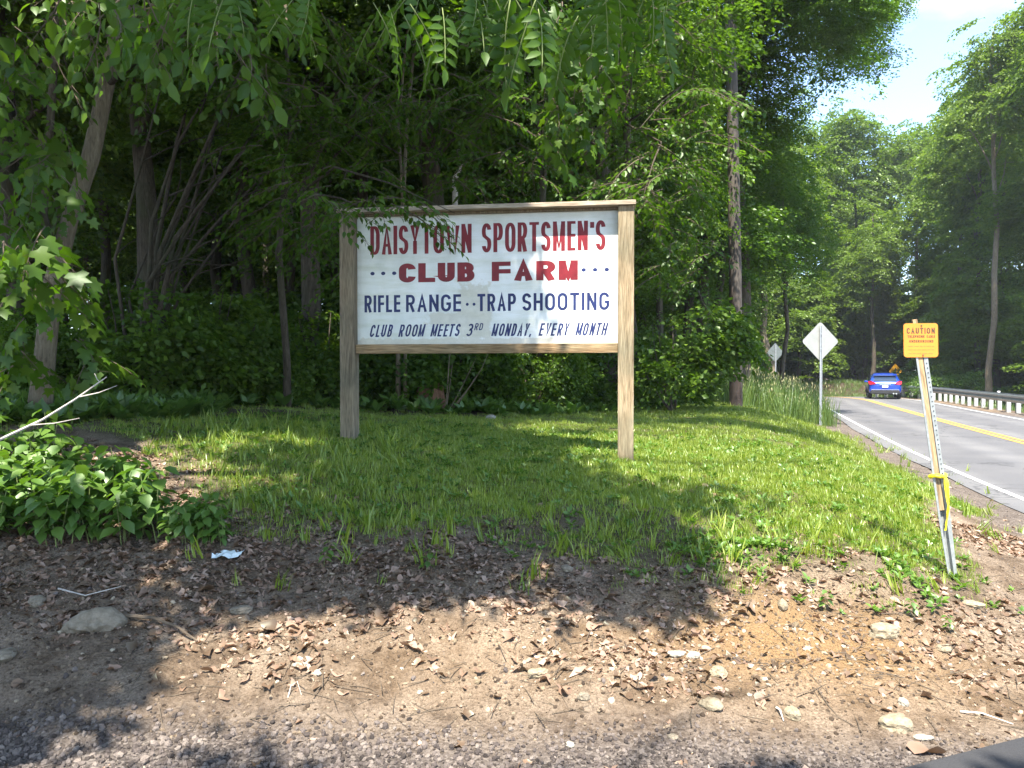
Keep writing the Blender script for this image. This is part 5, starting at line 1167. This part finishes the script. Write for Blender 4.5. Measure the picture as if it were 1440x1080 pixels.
# ------------------------------------------------------------------ scattered stuff (geometry-node instances)
def variant(mesh): 
    o = bpy.data.objects.new(mesh.name, mesh); return o
def scatter(name, P, rot, scl, idx_, variants, kind='stuff'):
    col = bpy.data.collections.new(name + '_variants'); objs = []
    for k, me in enumerate(variants):
        o = bpy.data.objects.new('v%02d_%s' % (k, name), me); col.objects.link(o)
    me = bpy.data.meshes.new(name); n = len(P); me.vertices.add(n); me.vertices.foreach_set('co', P.astype(np.float32).ravel())
    a = me.attributes.new('rot', 'FLOAT_VECTOR', 'POINT'); a.data.foreach_set('vector', rot.astype(np.float32).ravel())
    a = me.attributes.new('scl', 'FLOAT', 'POINT'); a.data.foreach_set('value', scl.astype(np.float32))
    a = me.attributes.new('vid', 'INT', 'POINT'); a.data.foreach_set('value', idx_.astype(np.int32))
    ob = link_mesh(name, me); ng = bpy.data.node_groups.new(name, 'GeometryNodeTree')
    ng.interface.new_socket('Geometry', in_out='INPUT', socket_type='NodeSocketGeometry'); ng.interface.new_socket('Geometry', in_out='OUTPUT', socket_type='NodeSocketGeometry')
    gi = ng.nodes.new('NodeGroupInput'); go = ng.nodes.new('NodeGroupOutput'); ci = ng.nodes.new('GeometryNodeCollectionInfo'); ci.inputs['Collection'].default_value = col
    ci.inputs['Separate Children'].default_value = True; ci.inputs['Reset Children'].default_value = True
    ip = ng.nodes.new('GeometryNodeInstanceOnPoints'); ip.inputs['Pick Instance'].default_value = True
    def na(nm, ty):
        q = ng.nodes.new('GeometryNodeInputNamedAttribute'); q.data_type = ty; q.inputs['Name'].default_value = nm; return q.outputs['Attribute']
    l = ng.links.new; l(gi.outputs[0], ip.inputs['Points']); l(ci.outputs[0], ip.inputs['Instance']); l(na('vid', 'INT'), ip.inputs['Instance Index'])
    e2 = ng.nodes.new('FunctionNodeEulerToRotation'); l(na('rot', 'FLOAT_VECTOR'), e2.inputs[0]); l(e2.outputs[0], ip.inputs['Rotation']); l(na('scl', 'FLOAT'), ip.inputs['Scale']); l(ip.outputs[0], go.inputs[0])
    md = ob.modifiers.new('scatter', 'NODES'); md.node_group = ng; tag(ob, kind=kind); return ob

def tuft_mesh(name, seed, n, h, spread, w, material, lean=.45, seeds=0):
    g = np.random.default_rng(seed); V = []; F = []; A = []; mi = []
    for i in range(n):
        b = np.array([g.normal() * spread, g.normal() * spread, -.01]); a = g.uniform(0, 2 * pi); d = np.array([cos(a), sin(a), 0]); s = np.array([-sin(a), cos(a), 0]); hh = h * (.5 + .7 * g.random()); le = lean * g.random() * hh; ww = w * (.7 + .6 * g.random())
        o = len(V); V += [b - s * ww, b + s * ww, b + d * le * .3 + np.array([0, 0, hh * .55]) - s * ww * .8, b + d * le * .3 + np.array([0, 0, hh * .55]) + s * ww * .8, b + d * le + np.array([0, 0, hh * (1 - .15 * le / hh)])]
        F += [(o, o + 1, o + 3), (o, o + 3, o + 2), (o + 2, o + 3, o + 4)]; A += [g.random()] * 5; mi += [0, 0, 0]
        if i < seeds:
            c = V[-1] + np.array([0, 0, .0]); o = len(V); r = .008
            V += [c + np.array([0, 0, -.03]), c + np.array([r, 0, .04]), c + np.array([-r * .5, r * .87, .04]), c + np.array([-r * .5, -r * .87, .04]), c + np.array([0, 0, .10])]
            F += [(o, o + 1, o + 2), (o, o + 2, o + 3), (o, o + 3, o + 1), (o + 4, o + 2, o + 1), (o + 4, o + 3, o + 2), (o + 4, o + 1, o + 3)]; A += [.5] * 5; mi += [1] * 6
    return np_mesh(name, np.array(V), np.array(F), [material, M['seed']], {'rnd': ('FLOAT', np.array(A))}, mi=np.array(mi))
def rosette_mesh(name, seed, n, leaf, material, up_=.5, shape='oval'):
    g = np.random.default_rng(seed); a = g.uniform(0, 2 * pi, n); D = np.stack([np.cos(a), np.sin(a), up_ * (.3 + g.random(n))], 1); C = np.stack([.01 * np.cos(a), .01 * np.sin(a), .005 + .03 * g.random(n)], 1)
    V, F, A = leaf_arrays(C, D, np.tile([0, 0, 1.], (n, 1)) + g.normal(size=(n, 3)) * .2, leaf * (.6 + .6 * g.random(n)), leaf * .5 * (.7 + .5 * g.random(n)), g.random(n), shape)
    return np_mesh(name, V, F, material, {'rnd': ('FLOAT', A)})
rg = np.random.default_rng(99)
def samp(n, x0, x1, y0, y1, wf, ypow=1.0):
    x = rg.uniform(x0, x1, n); y = y0 + (y1 - y0) * rg.random(n) ** ypow
    k = rg.random(n) < wf(x, y); x = x[k]; y = y[k]; return np.stack([x, y, H(x, y)], 1)
def rots(n, tilt=.15): return np.stack([rg.normal(size=n) * tilt, rg.normal(size=n) * tilt, rg.uniform(0, 2 * pi, n)], 1)
TF = [tuft_mesh('tuft', 200 + i, 16, .044, .035, .0021, M['grass']) for i in range(5)] + [tuft_mesh('tuft', 210 + i, 10, .09, .02, .0026, M['grass'], .6) for i in range(2)]
lwp = lambda x, y: lawn_w(x, y) * np.clip(.10 + .25 * vnoise(x + 20, y, 1.6) + 1.0 * sst(4.7, 6.8, y + 1.3 * vnoise(x, y, 1.9)), 0, 1) * (.22 + .78 * sst(-3.4, -.9, x + .8 * (vnoise(x, y, 1.2) - .5)))
P = np.vstack([samp(60000, -5, 5.5, 4.3, 8.5, lwp), samp(52000, -6, 8, 8.5, 22, lwp, 1.25)])
v = rg.integers(0, 5, len(P)); m = rg.random(len(P)) < .06; v[m] = rg.integers(5, 7, m.sum())
scatter('lawn_grass', P, rots(len(P), .18), rg.uniform(.6, 1.25, len(P)) * (1 + .35 * sst(9, 16, P[:, 1])), v, TF)
# longer tufts at the left, lawn front fringe, verge
P = np.vstack([samp(500, -3.4, -.8, 4.9, 8.5, lambda x, y: .55 * lawn_w(x, y)), samp(260, -2, 2.8, 4.45, 5.3, lambda x, y: .5 * lawn_w(x, y) + .1), samp(700, 3, 9.5, 5.5, 19, lambda x, y: sst(1.5, .7, np.abs(-road_lat(x, y) - 3.7)) * .5), samp(60, -1.6, 2.6, 4.2, 5.0, lambda x, y: .5 + 0 * x)])
scatter('long_grass', P, rots(len(P), .25), rg.uniform(.5, 1.35, len(P)), rg.integers(0, 3, len(P)), [tuft_mesh('tuft', 230 + i, 12, .14, .018, .0042, M['grass'], .7) for i in range(3)])
# broad-leaved weeds in the lawn and on the bank
WE = [rosette_mesh('weed', 240 + i, 9, .045, M['leaf_weed'], .7) for i in range(4)]
P = np.vstack([samp(8000, -4.5, 5.5, 4.4, 9, lambda x, y: .5 * lawn_w(x, y) * (.3 + vnoise(x, y + 8, 1.2))), samp(800, .3, 3.2, 4.2, 4.9, lambda x, y: sst(.55, .7, vnoise(x, y, 2.5)) + .05), samp(500, 2.6, 9, 5, 18, lambda x, y: sst(.5, .7, vnoise(x, y, 2.0)) * sst(.1, .6, -road_lat(x, y) - 3.0) * .7)])
scatter('broadleaf_weeds', P, rots(len(P), .25), rg.uniform(.5, 1.15, len(P)), rg.integers(0, 4, len(P)), WE)
# tall grass with seed heads by the pole and along the verge
P = samp(20000, 5.0, 20, 18, 56, lambda x, y: sst(.5, .9, -road_lat(x, y) - 3.0) * sst(7.5, 4.0, -road_lat(x, y) - 3.0) * sst(19.5, 21.5, y + .6 * (-road_lat(x, y) - 4.6)) * .8, 1.5)
scatter('tall_grass', P, rots(len(P), .12), rg.uniform(.75, 1.25, len(P)), rg.integers(0, 4, len(P)), [tuft_mesh('tall_tuft', 250 + i, 20, .86, .12, .006, M['tallgrass'], .35, seeds=2) for i in range(4)])
# grass on far banks
P = np.vstack([samp(9000, 8, 32, 47, 64, lambda x, y: sst(.4, 1.5, np.abs(road_lat(x, y)) - 3.0) * sst(9, 5, np.abs(road_lat(x, y)) - 3.0) * .7), samp(3500, 14, 28, 20, 52, lambda x, y: sst(.6, 1.3, road_lat(x, y) - 3.0) * sst(6, 3, road_lat(x, y) - 3.0) * .6)])
scatter('roadside_grass', P, rots(len(P), .15), rg.uniform(.3, .7, len(P)), rg.integers(0, 2, len(P)), [tuft_mesh('bank_tuft', 256 + i, 16, .6, .14, .010, M['tallgrass'], .5) for i in range(2)])
# dark herbs and seedlings under the wood edge
bxe = lambda x: np.interp(x, [-9, -5.2, -3.8, -2.6, -1, 0.5, 2, 3.4, 5, 7, 9, 20], [6.4, 7.4, 9.1, 10.2, 10.5, 11.2, 14, 17.0, 19.2, 22, 27, 60])
HB = [rosette_mesh('herb', 260 + i, 16, .13, M['leaf_herb'], 1.3) for i in range(4)]
P = np.vstack([samp(9000, -9, 6, 7, 20, lambda x, y: sst(-.35, .1, y - bxe(x)) * sst(2.6, 1.2, y - bxe(x)) * .75), samp(5000, -22, 6, 10, 28, lambda x, y: sst(.5, 1.5, y - bxe(x)) * .5), samp(2500, -6.5, -3.4, 5.6, 9.5, lambda x, y: sst(.15, .6, y - (5.7 + 1.0 * (x + 5.5))) * .7)])
scatter('undergrowth', P, rots(len(P), .3), rg.uniform(.6, 1.7, len(P)), rg.integers(0, 4, len(P)), HB)

# leaf litter
def dry_leaf(seed, lobed):
    g = np.random.default_rng(seed); K = 12; V = []; L_ = .075
    for k in range(K):
        t = 2 * pi * k / K; r = L_ * .5 * ((.75 + .3 * cos(5 * t)) if lobed else (.62 + .32 * abs(cos(t)) ** 1.5)) * (1 + .12 * g.normal()); x, y = r * cos(t) * 1.15, r * sin(t) * .85
        V.append((x, y, .012 * sin(2 * t + seed) + 5.5 * y * y * (1 + .5 * g.normal()) + 2 * x * x * g.normal() + .004))
    V.append((0, 0, .0)); return np_mesh('dry_leaf', np.array(V), np.array([(k, (k + 1) % K, K) for k in range(K)]), M['litter'], {'rnd': ('FLOAT', np.full(K + 1, g.random()))})
DL = [dry_leaf(300 + i, i % 2 == 0) for i in range(7)]
def litter_w(x, y):
    lat = -road_lat(x, y) - 3.0; w = sst(.2, .7, lat) * (1 - .85 * lawn_w(x, y)) * sst(3.3, 3.75, y - .1 * np.maximum(0, -x))
    c = vnoise(x + 7, y + 3, 1.2) * .6 + vnoise(x, y, 3.5) * .4
    band = np.exp(-((y - 4.35 + .1 * x) / .45) ** 2) ; leftm = sst(-.2, -1.6, x)
    orange = np.exp(-(((x - 1.55) / .6) ** 2 + ((y - 3.95) / .34) ** 2)) + .35 * np.exp(-(((x + .6) / .6) ** 2 + ((y - 3.66) / .12) ** 2))
    return np.clip(w * (sst(.36, .62, c) * .95 + .6 * band + .4 * leftm * sst(3.6, 4.0, y)) * (1 - .9 * orange), 0, 1)
P = np.vstack([samp(64000, -5.5, 5.2, 3.15, 6.5, litter_w), samp(3500, -6, 8, 6.5, 13, lambda x, y: .5 * litter_w(x, y) + .10), samp(900, -4, 4, 2.9, 4.0, lambda x, y: .35 + 0 * x)])
scatter('leaf_litter', P + np.array([0, 0, .0005]), rots(len(P), .26), .20 + .85 * rg.random(len(P)) ** 2.2, rg.integers(0, 7, len(P)), DL)
# gravel and pebbles
def stone_mesh(name, seed, m, flat=.6, sub=1):
    import bmesh
    g = random.Random(seed); bm = bmesh.new(); bmesh.ops.create_icosphere(bm, subdivisions=sub, radius=1)
    ph = [g.uniform(0, 6) for _ in range(4)]
    for v_ in bm.verts:
        c = v_.co; k = 1 + .16 * sin(2.3 * c.x + ph[0]) + .14 * sin(3.1 * c.y + ph[1]) + .1 * sin(4 * c.z + ph[2]) + g.uniform(-.09, .09); v_.co = Vector((c.x * 1.1, c.y * .85, c.z * flat)) * k
    me = bpy.data.meshes.new(name); bm.to_mesh(me); bm.free(); me.materials.append(m); return me
def stone_mat(name, cols, objr=True):
    m, nt = mat(name); L = nt.links.new; oi = N(nt, 'ShaderNodeObjectInfo'); tc = N(nt, 'ShaderNodeTexCoord')
    n = N(nt, 'ShaderNodeTexNoise'); n.inputs['Scale'].default_value = 2.5; n.inputs['Detail'].default_value = 8; n.inputs['Roughness'].default_value = .7; L(tc.outputs['Object'], n.inputs['Vector'])
    r = ramp(nt, [(i / (len(cols) - 1), c) for i, c in enumerate(cols)]); L(oi.outputs['Random'] if objr else n.outputs['Fac'], r.inputs[0])
    q = ramp(nt, [(.3, (.68, .66, .62)), (.7, (1.15, 1.15, 1.15))]); L(n.outputs['Fac'], q.inputs[0])
    mm = N(nt, 'ShaderNodeMixRGB'); mm.blend_type = 'MULTIPLY'; mm.inputs[0].default_value = 1; L(r.outputs[0], mm.inputs[1]); L(q.outputs[0], mm.inputs[2])
    p = N(nt, 'ShaderNodeBsdfPrincipled'); p.inputs['Roughness'].default_value = .9; p.inputs['Specular IOR Level'].default_value = .2; L(mm.outputs[0], p.inputs['Base Color'])
    b = N(nt, 'ShaderNodeBump'); b.inputs['Strength'].default_value = .6; b.inputs['Distance'].default_value = .02; L(n.outputs['Fac'], b.inputs['Height']); L(b.outputs[0], p.inputs['Normal'])
    o = N(nt, 'ShaderNodeOutputMaterial'); L(p.outputs[0], o.inputs[0]); return m
M['gravel'] = stone_mat('gravel_stone', [(.045, .037, .033), (.10, .082, .074), (.175, .145, .128), (.25, .21, .18)])
M['pebble'] = stone_mat('pebble_stone', [(.18, .14, .09), (.36, .29, .20), (.50, .43, .33)])
ST = [stone_mesh('gravel_stone', 400 + i, M['gravel'], .7) for i in range(6)]
grw = lambda x, y: sst(.22, -.12, y - (3.16 + .22 * (vnoise(x, y, 1.5) - .5))) * (y > side_edge(x) - .03)
P = np.vstack([samp(30000, -3.6, 3.2, 2.7, 4.0, grw), samp(2500, -3, 4.5, 3.4, 5, lambda x, y: .25 + 0 * x), samp(3500, 2.4, 6, 3.4, 12, lambda x, y: sst(.0, .25, -road_lat(x, y) - 3.0) * sst(2.2, .9, -road_lat(x, y) - 3.0))])
scatter('gravel', P + np.array([0, 0, .003]), rots(len(P), .6), .004 + .012 * rg.random(len(P)) ** 2.6 * (1.15 - .5 * sst(-.5, 1.2, P[:, 0])), rg.integers(0, 6, len(P)), ST)
PB = [stone_mesh('pebble_stone', 420 + i, M['pebble'], .55) for i in range(5)]
P = np.vstack([samp(1500, -2.5, 3.2, 3.4, 4.6, lambda x, y: (.15 + .75 * np.exp(-(((x - 1.0) / 1.2) ** 2 + ((y - 3.85) / .35) ** 2)))), samp(500, 2.2, 5, 3.5, 8, lambda x, y: sst(0, .3, -road_lat(x, y) - 3.0) * .6)])
scatter('pebbles', P, rots(len(P), .4), .006 + .014 * rg.random(len(P)) ** 2.5, rg.integers(0, 5, len(P)), PB)
M['clod'] = stone_mat('soil_clod', [(.05, .036, .026), (.11, .08, .055), (.20, .15, .105), (.30, .235, .165)])
CD = [stone_mesh('soil_clod', 440 + i, M['clod'], .75) for i in range(5)]
P = np.vstack([samp(42000, -4.5, 5, 3.2, 5.3, lambda x, y: .75 * sst(0, .3, -road_lat(x, y) - 3.0) * (.25 + vnoise(x + 4, y, 2.6)))])
scatter('soil_crumbs', P + np.array([0, 0, .001]), rots(len(P), .5), .0025 + .011 * rg.random(len(P)) ** 3, rg.integers(0, 5, len(P)), CD)
# fine twigs lying about
def stick_mesh(seed):
    g = random.Random(seed); mb = MB(); P = curve_pts((-.09, 0, .006), (.09, 0, .006), 5, .05, seed); mb.tube(P, [.0022, .002, .0018, .0014, .0008], 4)
    return mb.mesh('twig', M['twig'])
P = np.vstack([samp(2600, -4, 4.5, 3.3, 5.2, lambda x, y: .6 + 0 * x)])
scatter('fine_twigs', P, rots(len(P), .2), rg.uniform(.4, 1.3, len(P)), rg.integers(0, 4, len(P)), [stick_mesh(500 + i) for i in range(4)])

# ------------------------------------------------------------------ individual stones
M['sandstone'] = stone_mat('sandstone', [(.18, .145, .095), (.27, .225, .155), (.35, .30, .22)], False)
M['greystone'] = stone_mat('grey_stone', [(.15, .125, .09), (.23, .195, .145), (.31, .265, .20)], False)
M['whitestone'] = stone_mat('white_stone', [(.27, .245, .20), (.36, .33, .27), (.45, .42, .36)], False)
stones = [  # px, py, width px, depth factor, flat, material, yaw, label
 (132, 880, 66, .75, .55, 'greystone', .35, 'large brown-grey stone half buried at the left of the bank'),
 (1256, 1022, 50, .6, .40, 'sandstone', -.15, 'long flat tan stone on the gravel at the lower right'),
 (1245, 893, 42, .6, .45, 'sandstone', -.05, 'blocky pale tan stone above the orange dirt patch'),
 (1000, 992, 34, .7, .4, 'sandstone', -.5, 'elongated tan stone where the gravel meets the dirt, centre right'),
 (1113, 1009, 26, .8, .6, 'sandstone', .2, 'rounded tan stone beside a pale stick, right of the elongated one'),
 (1008, 948, 26, .7, .6, 'sandstone', 0, 'pale knobbly stone at the left end of the orange dirt patch'),
 (976, 925, 20, .7, .5, 'whitestone', .3, 'small pale stone, right one of a pair on the upper dirt'),
 (952, 923, 22, .6, .5, 'whitestone', .1, 'flat pale stone, left one of a pair on the upper dirt'),
 (1270, 992, 17, .7, .6, 'whitestone', 0, 'small white stone above the long flat tan stone'),
 (1300, 1041, 22, .6, .45, 'whitestone', -.1, 'small white stone just right of the long flat tan stone'),
 (1369, 853, 30, .6, .35, 'sandstone', -.5, 'flat orange-tan stone right of the foot of the caution sign'),
 (1330, 916, 24, .6, .35, 'sandstone', -.4, 'flat tan stone between the litter and the road on the right'),
 (756, 951, 26, .8, .5, 'sandstone', .2, 'tan stone among the dry leaves in the middle of the bank'),
 (797, 802, 20, .8, .4, 'greystone', .3, 'grey stone at the front edge of the grass below the sign'),
 (6, 925, 34, .8, .5, 'greystone', .1, 'grey stone cut by the left edge of the view'),
 (52, 850, 24, .9, .6, 'greystone', .6, 'dull stone in the dark soil at the upper left of the bank'),
 (338, 860, 30, .8, .35, 'greystone', .2, 'flat grey stone among dry leaves left of centre'),
 (419, 937, 13, .9, .6, 'whitestone', 0, 'small white pebble in the shadow left of centre'),
 (803, 1049, 14, .8, .6, 'whitestone', .4, 'pale pebble low on the gravel near the centre'),
 (948, 1041, 14, .9, .6, 'greystone', .2, 'round grey pebble low on the gravel right of centre'),
 (820, 981, 20, .6, .5, 'greystone', .1, 'dull tan stone at the lower edge of the dry leaves'),
 (1100, 855, 14, 1.0, 1.2, 'sandstone', .1, 'upright tan stone in the leaves below the lit grass'),
 (447, 949, 12, .9, .6, 'whitestone', .7, 'tiny pale stone right of the dark shadow on the bank'),
 (689, 590, 14, .8, .7, 'whitestone', .2, 'small white stone at the back of the lawn behind the sign'),
]
for i, (px_, py_, w, dp, fl, mm, yaw, lab) in enumerate(stones):
    p = on_ground(px_, py_); r = w / 1080 * p.y / 2; me = stone_mesh('stone', 600 + i, M[mm], fl, 3 if w > 20 else 2)
    for poly in me.polygons: poly.use_smooth = False
    o = link_mesh('stone', me); o.location = (p.x, p.y, p.z + r * fl * .35); o.scale = (r * .92, r * dp * 1.3, r); o.rotation_euler = (0, 0, yaw); tag(o, lab, 'stone')

# loose dry leaves that show singly
g = random.Random(31)
bigleaf = [(382, 890, 'bright curled tan leaf standing up in a sun fleck left of centre', 1.7), (575, 912, None, 1.2), (190, 915, None, 1.3), (100, 790, None, 1.2), (815, 945, None, 1.4), (1305, 1062, 'orange-brown leaf at the edge of the dark asphalt corner', 1.7), (655, 1012, None, 1), (288, 922, None, 1.3)]
for k in range(70): bigleaf.append((g.uniform(150, 1330), g.uniform(815, 985), None, g.uniform(.7, 1.2)))
for i, (px_, py_, lab, s) in enumerate(bigleaf):
    p = on_ground(px_, py_); o = link_mesh('fallen_leaf', DL[i % 7]); o.location = (p.x, p.y, p.z + .012); o.rotation_euler = (g.uniform(-.5, .5), g.uniform(-.5, .5), g.uniform(0, 6)); o.scale = (s, s, s)
    tag(o, lab or 'dry curled brown leaf lying loose on the bare bank', 'leaf', None if lab else 'dry leaves loose on the bank')

# sticks and dead branches
def stick(name, pts, r, label, m='twig', cat='stick'):
    P = [on_ground(a, b_) + Vector((0, 0, r + dz)) for a, b_, dz in pts]; b0 = P[0].copy(); mb = MB(); mb.tube([p - b0 for p in P], [r * (1 - .6 * k / (len(P) - 1)) for k in range(len(P))], 6, wob=.1)
    o = mb.build(name, M[m]); o.location = b0; tag(o, label, cat); return o
stick('stick', [(172, 872, .01), (215, 880, .03), (250, 895, .03), (278, 905, .0)], .010, 'brown stick lying to the right of the large buried stone')
stick('stick', [(82, 830, 0), (120, 845, .02), (170, 835, .03)], .005, 'thin pale stick above the large buried stone', 'deadwood')
stick('stick', [(1092, 998, 0), (1097, 1008, .02), (1102, 1017, 0)], .006, 'short pale stick beside the rounded tan stone', 'deadwood')
stick('stick', [(1350, 1002, 0), (1380, 1012, .02), (1425, 1020, 0)], .005, 'long thin pale twig on the dirt at the lower right', 'deadwood')
stick('stick', [(1312, 786, 0), (1322, 796, .02), (1334, 804, .01)], .008, 'dark stick standing in for the shadow of the caution stake')  # dark stick added in place of the stake's cast shadow
stick('stick', [(405, 985, 0), (409, 975, .03), (418, 972, .04), (424, 980, .0)], .003, 'thin curled pale strip on the shaded gravel left of centre', 'deadwood')
b0 = at(-30, 632, 4.6); mb = MB(); P = [b0, at(60, 590, 4.65), at(105, 562, 4.7), at(150, 530, 4.75)]; mb.tube([p - b0 for p in P], [.010, .008, .006, .003], 6)
db = mb.build('dead_branch', M['deadwood']); db.location = b0; tag(db, 'bleached bare branch slanting up over the leafy plants at the left edge', 'branch')
for (a, b_, r) in ((at(40, 598, 4.63), at(112, 588, 4.7), .004), (at(112, 558, 4.7), at(165, 542, 4.75), .004), (at(140, 537, 4.74), at(133, 525, 4.8), .003)):
    mb = MB(); mb.tube([a - b0, a.lerp(b_, .5) - b0 + Vector((0, 0, -.01)), b_ - b0], [r, r * .8, r * .4], 5); mb.build('twig', M['deadwood'], db)

# crumpled plastic scrap
p = on_ground(322, 787); mb = MB(); g = random.Random(8); nx_ = 7; V = []
for j in range(nx_):
    for i in range(nx_): V.append(((i / 6 - .5) * .15 + g.uniform(-.008, .008), (j / 6 - .5) * .13 + g.uniform(-.008, .008), g.uniform(0, .035)))
mb.add(V, [(j * 7 + i, j * 7 + i + 1, (j + 1) * 7 + i + 1, (j + 1) * 7 + i) for j in range(6) for i in range(6)])
o = mb.build('plastic_scrap', simple('pale_blue_plastic', (.55, .62, .62), .25)); o.location = (p.x, p.y, p.z + .01); tag(o, 'crumpled pale blue plastic scrap below the leafy plants', 'litter')

# ------------------------------------------------------------------ leafy plants at the left front
def plant_proto(seed, nn, h, leaf):
    g = np.random.default_rng(seed); r = random.Random(seed); root = empty('leafy_plant')
    mb = MB(); lean = (r.uniform(-.08, .08), r.uniform(-.08, .08)); P = [(lean[0] * t * t, lean[1] * t * t, -.03 + (h + .03) * t) for t in (0, .35, .7, 1)]; mb.tube(P, [.004, .0035, .003, .0015], 5); mb.build('stem', M['petiole'], root)
    for k in range(nn):
        t = .35 + .65 * k / (nn - 1); a = k * 1.57 + r.uniform(-.3, .3); 
        for s in (0, pi):
            if k == nn - 1 and s: pass
            q = np.array([[lean[0] * t * t, lean[1] * t * t, h * t]]); D = np.array([[cos(a + s), sin(a + s), .25 + .3 * r.random()]]); q = q + D * .02; l_ = leaf * (1.15 - .5 * abs(t - .6)) * r.uniform(.85, 1.15); D2 = D.copy(); D2[0, 2] = -.75 + .6 * r.random()
            V, F, A = leaf_arrays(q, D2, np.array([[r.uniform(-.3, .3), r.uniform(-.3, .3), 1.]]), np.array([l_]), np.array([l_ * .68]), np.array([r.random()]), 'oval'); link_mesh('leaf', np_mesh('leaf', V, F, M['leaf_herb'], {'rnd': ('FLOAT', A)}), root)
    return root
protos = [plant_proto(700 + i, 5, .24 + .03 * i, .10) for i in range(5)]
g = random.Random(44); cnt = 0
NP = 190
for k in range(NP * 12):
    px_ = g.uniform(-60, 315); top = np.interp(px_, [-60, 60, 150, 250, 315], [640, 650, 690, 735, 760]); bot = np.interp(px_, [-60, 0, 100, 200, 315], [775, 770, 775, 765, 770])
    py_ = g.uniform(top, bot); p = on_ground(px_, py_)
    if cnt >= NP: break
    c = protos[cnt] if cnt < 5 else copy_tree(protos[cnt % 5]); s = g.uniform(.75, 1.25) * (1.0 if px_ < 230 else .62)
    c.location = p; c.rotation_euler = (g.uniform(-.15, .15), g.uniform(-.15, .15), g.uniform(0, 6.28)); c.scale = (s, s, s)
    tag(c, 'knee-high broad-leaved green plant in the patch at the left front', 'plant', 'broad-leaved plants at the left front'); cnt += 1
# separate small plants
def lone(px_, py_, s, label, k=0):
    p = on_ground(px_, py_); c = copy_tree(protos[k]); c.location = p; c.scale = (s, s, s); c.rotation_euler = (0, 0, px_); tag(c, label, 'plant'); 
    if 'group' in c: del c['group']
lone(1285, 870, .38, 'small green seedling on the dirt right of the lit grass', 1)
lone(1335, 890, .3, 'tiny green weed near the flat tan stone by the road', 2)
lone(455, 800, .45, 'lone leafy seedling at the front edge of the grass, left', 3)
lone(600, 805, .5, 'lone leafy seedling on the litter below the left sign post', 0)
lone(1160, 860, .4, 'leafy seedling at the lower tip of the lit grass', 2)

# ------------------------------------------------------------------ air: thin veil volume added to lift the dark wood
hz = MB(); hz.box(-120, 120, -30, 150, -9.5, 34)
hm_, nt = mat('added_haze_air'); pv = N(nt, 'ShaderNodeVolumePrincipled'); pv.inputs['Density'].default_value = 0.0005; pv.inputs['Color'].default_value = (.85, .92, 1, 1); pv.inputs['Anisotropy'].default_value = 0.2
ho = N(nt, 'ShaderNodeOutputMaterial'); nt.links.new(pv.outputs[0], ho.inputs['Volume'])
tag(hz.build('added_haze', hm_), kind='stuff')
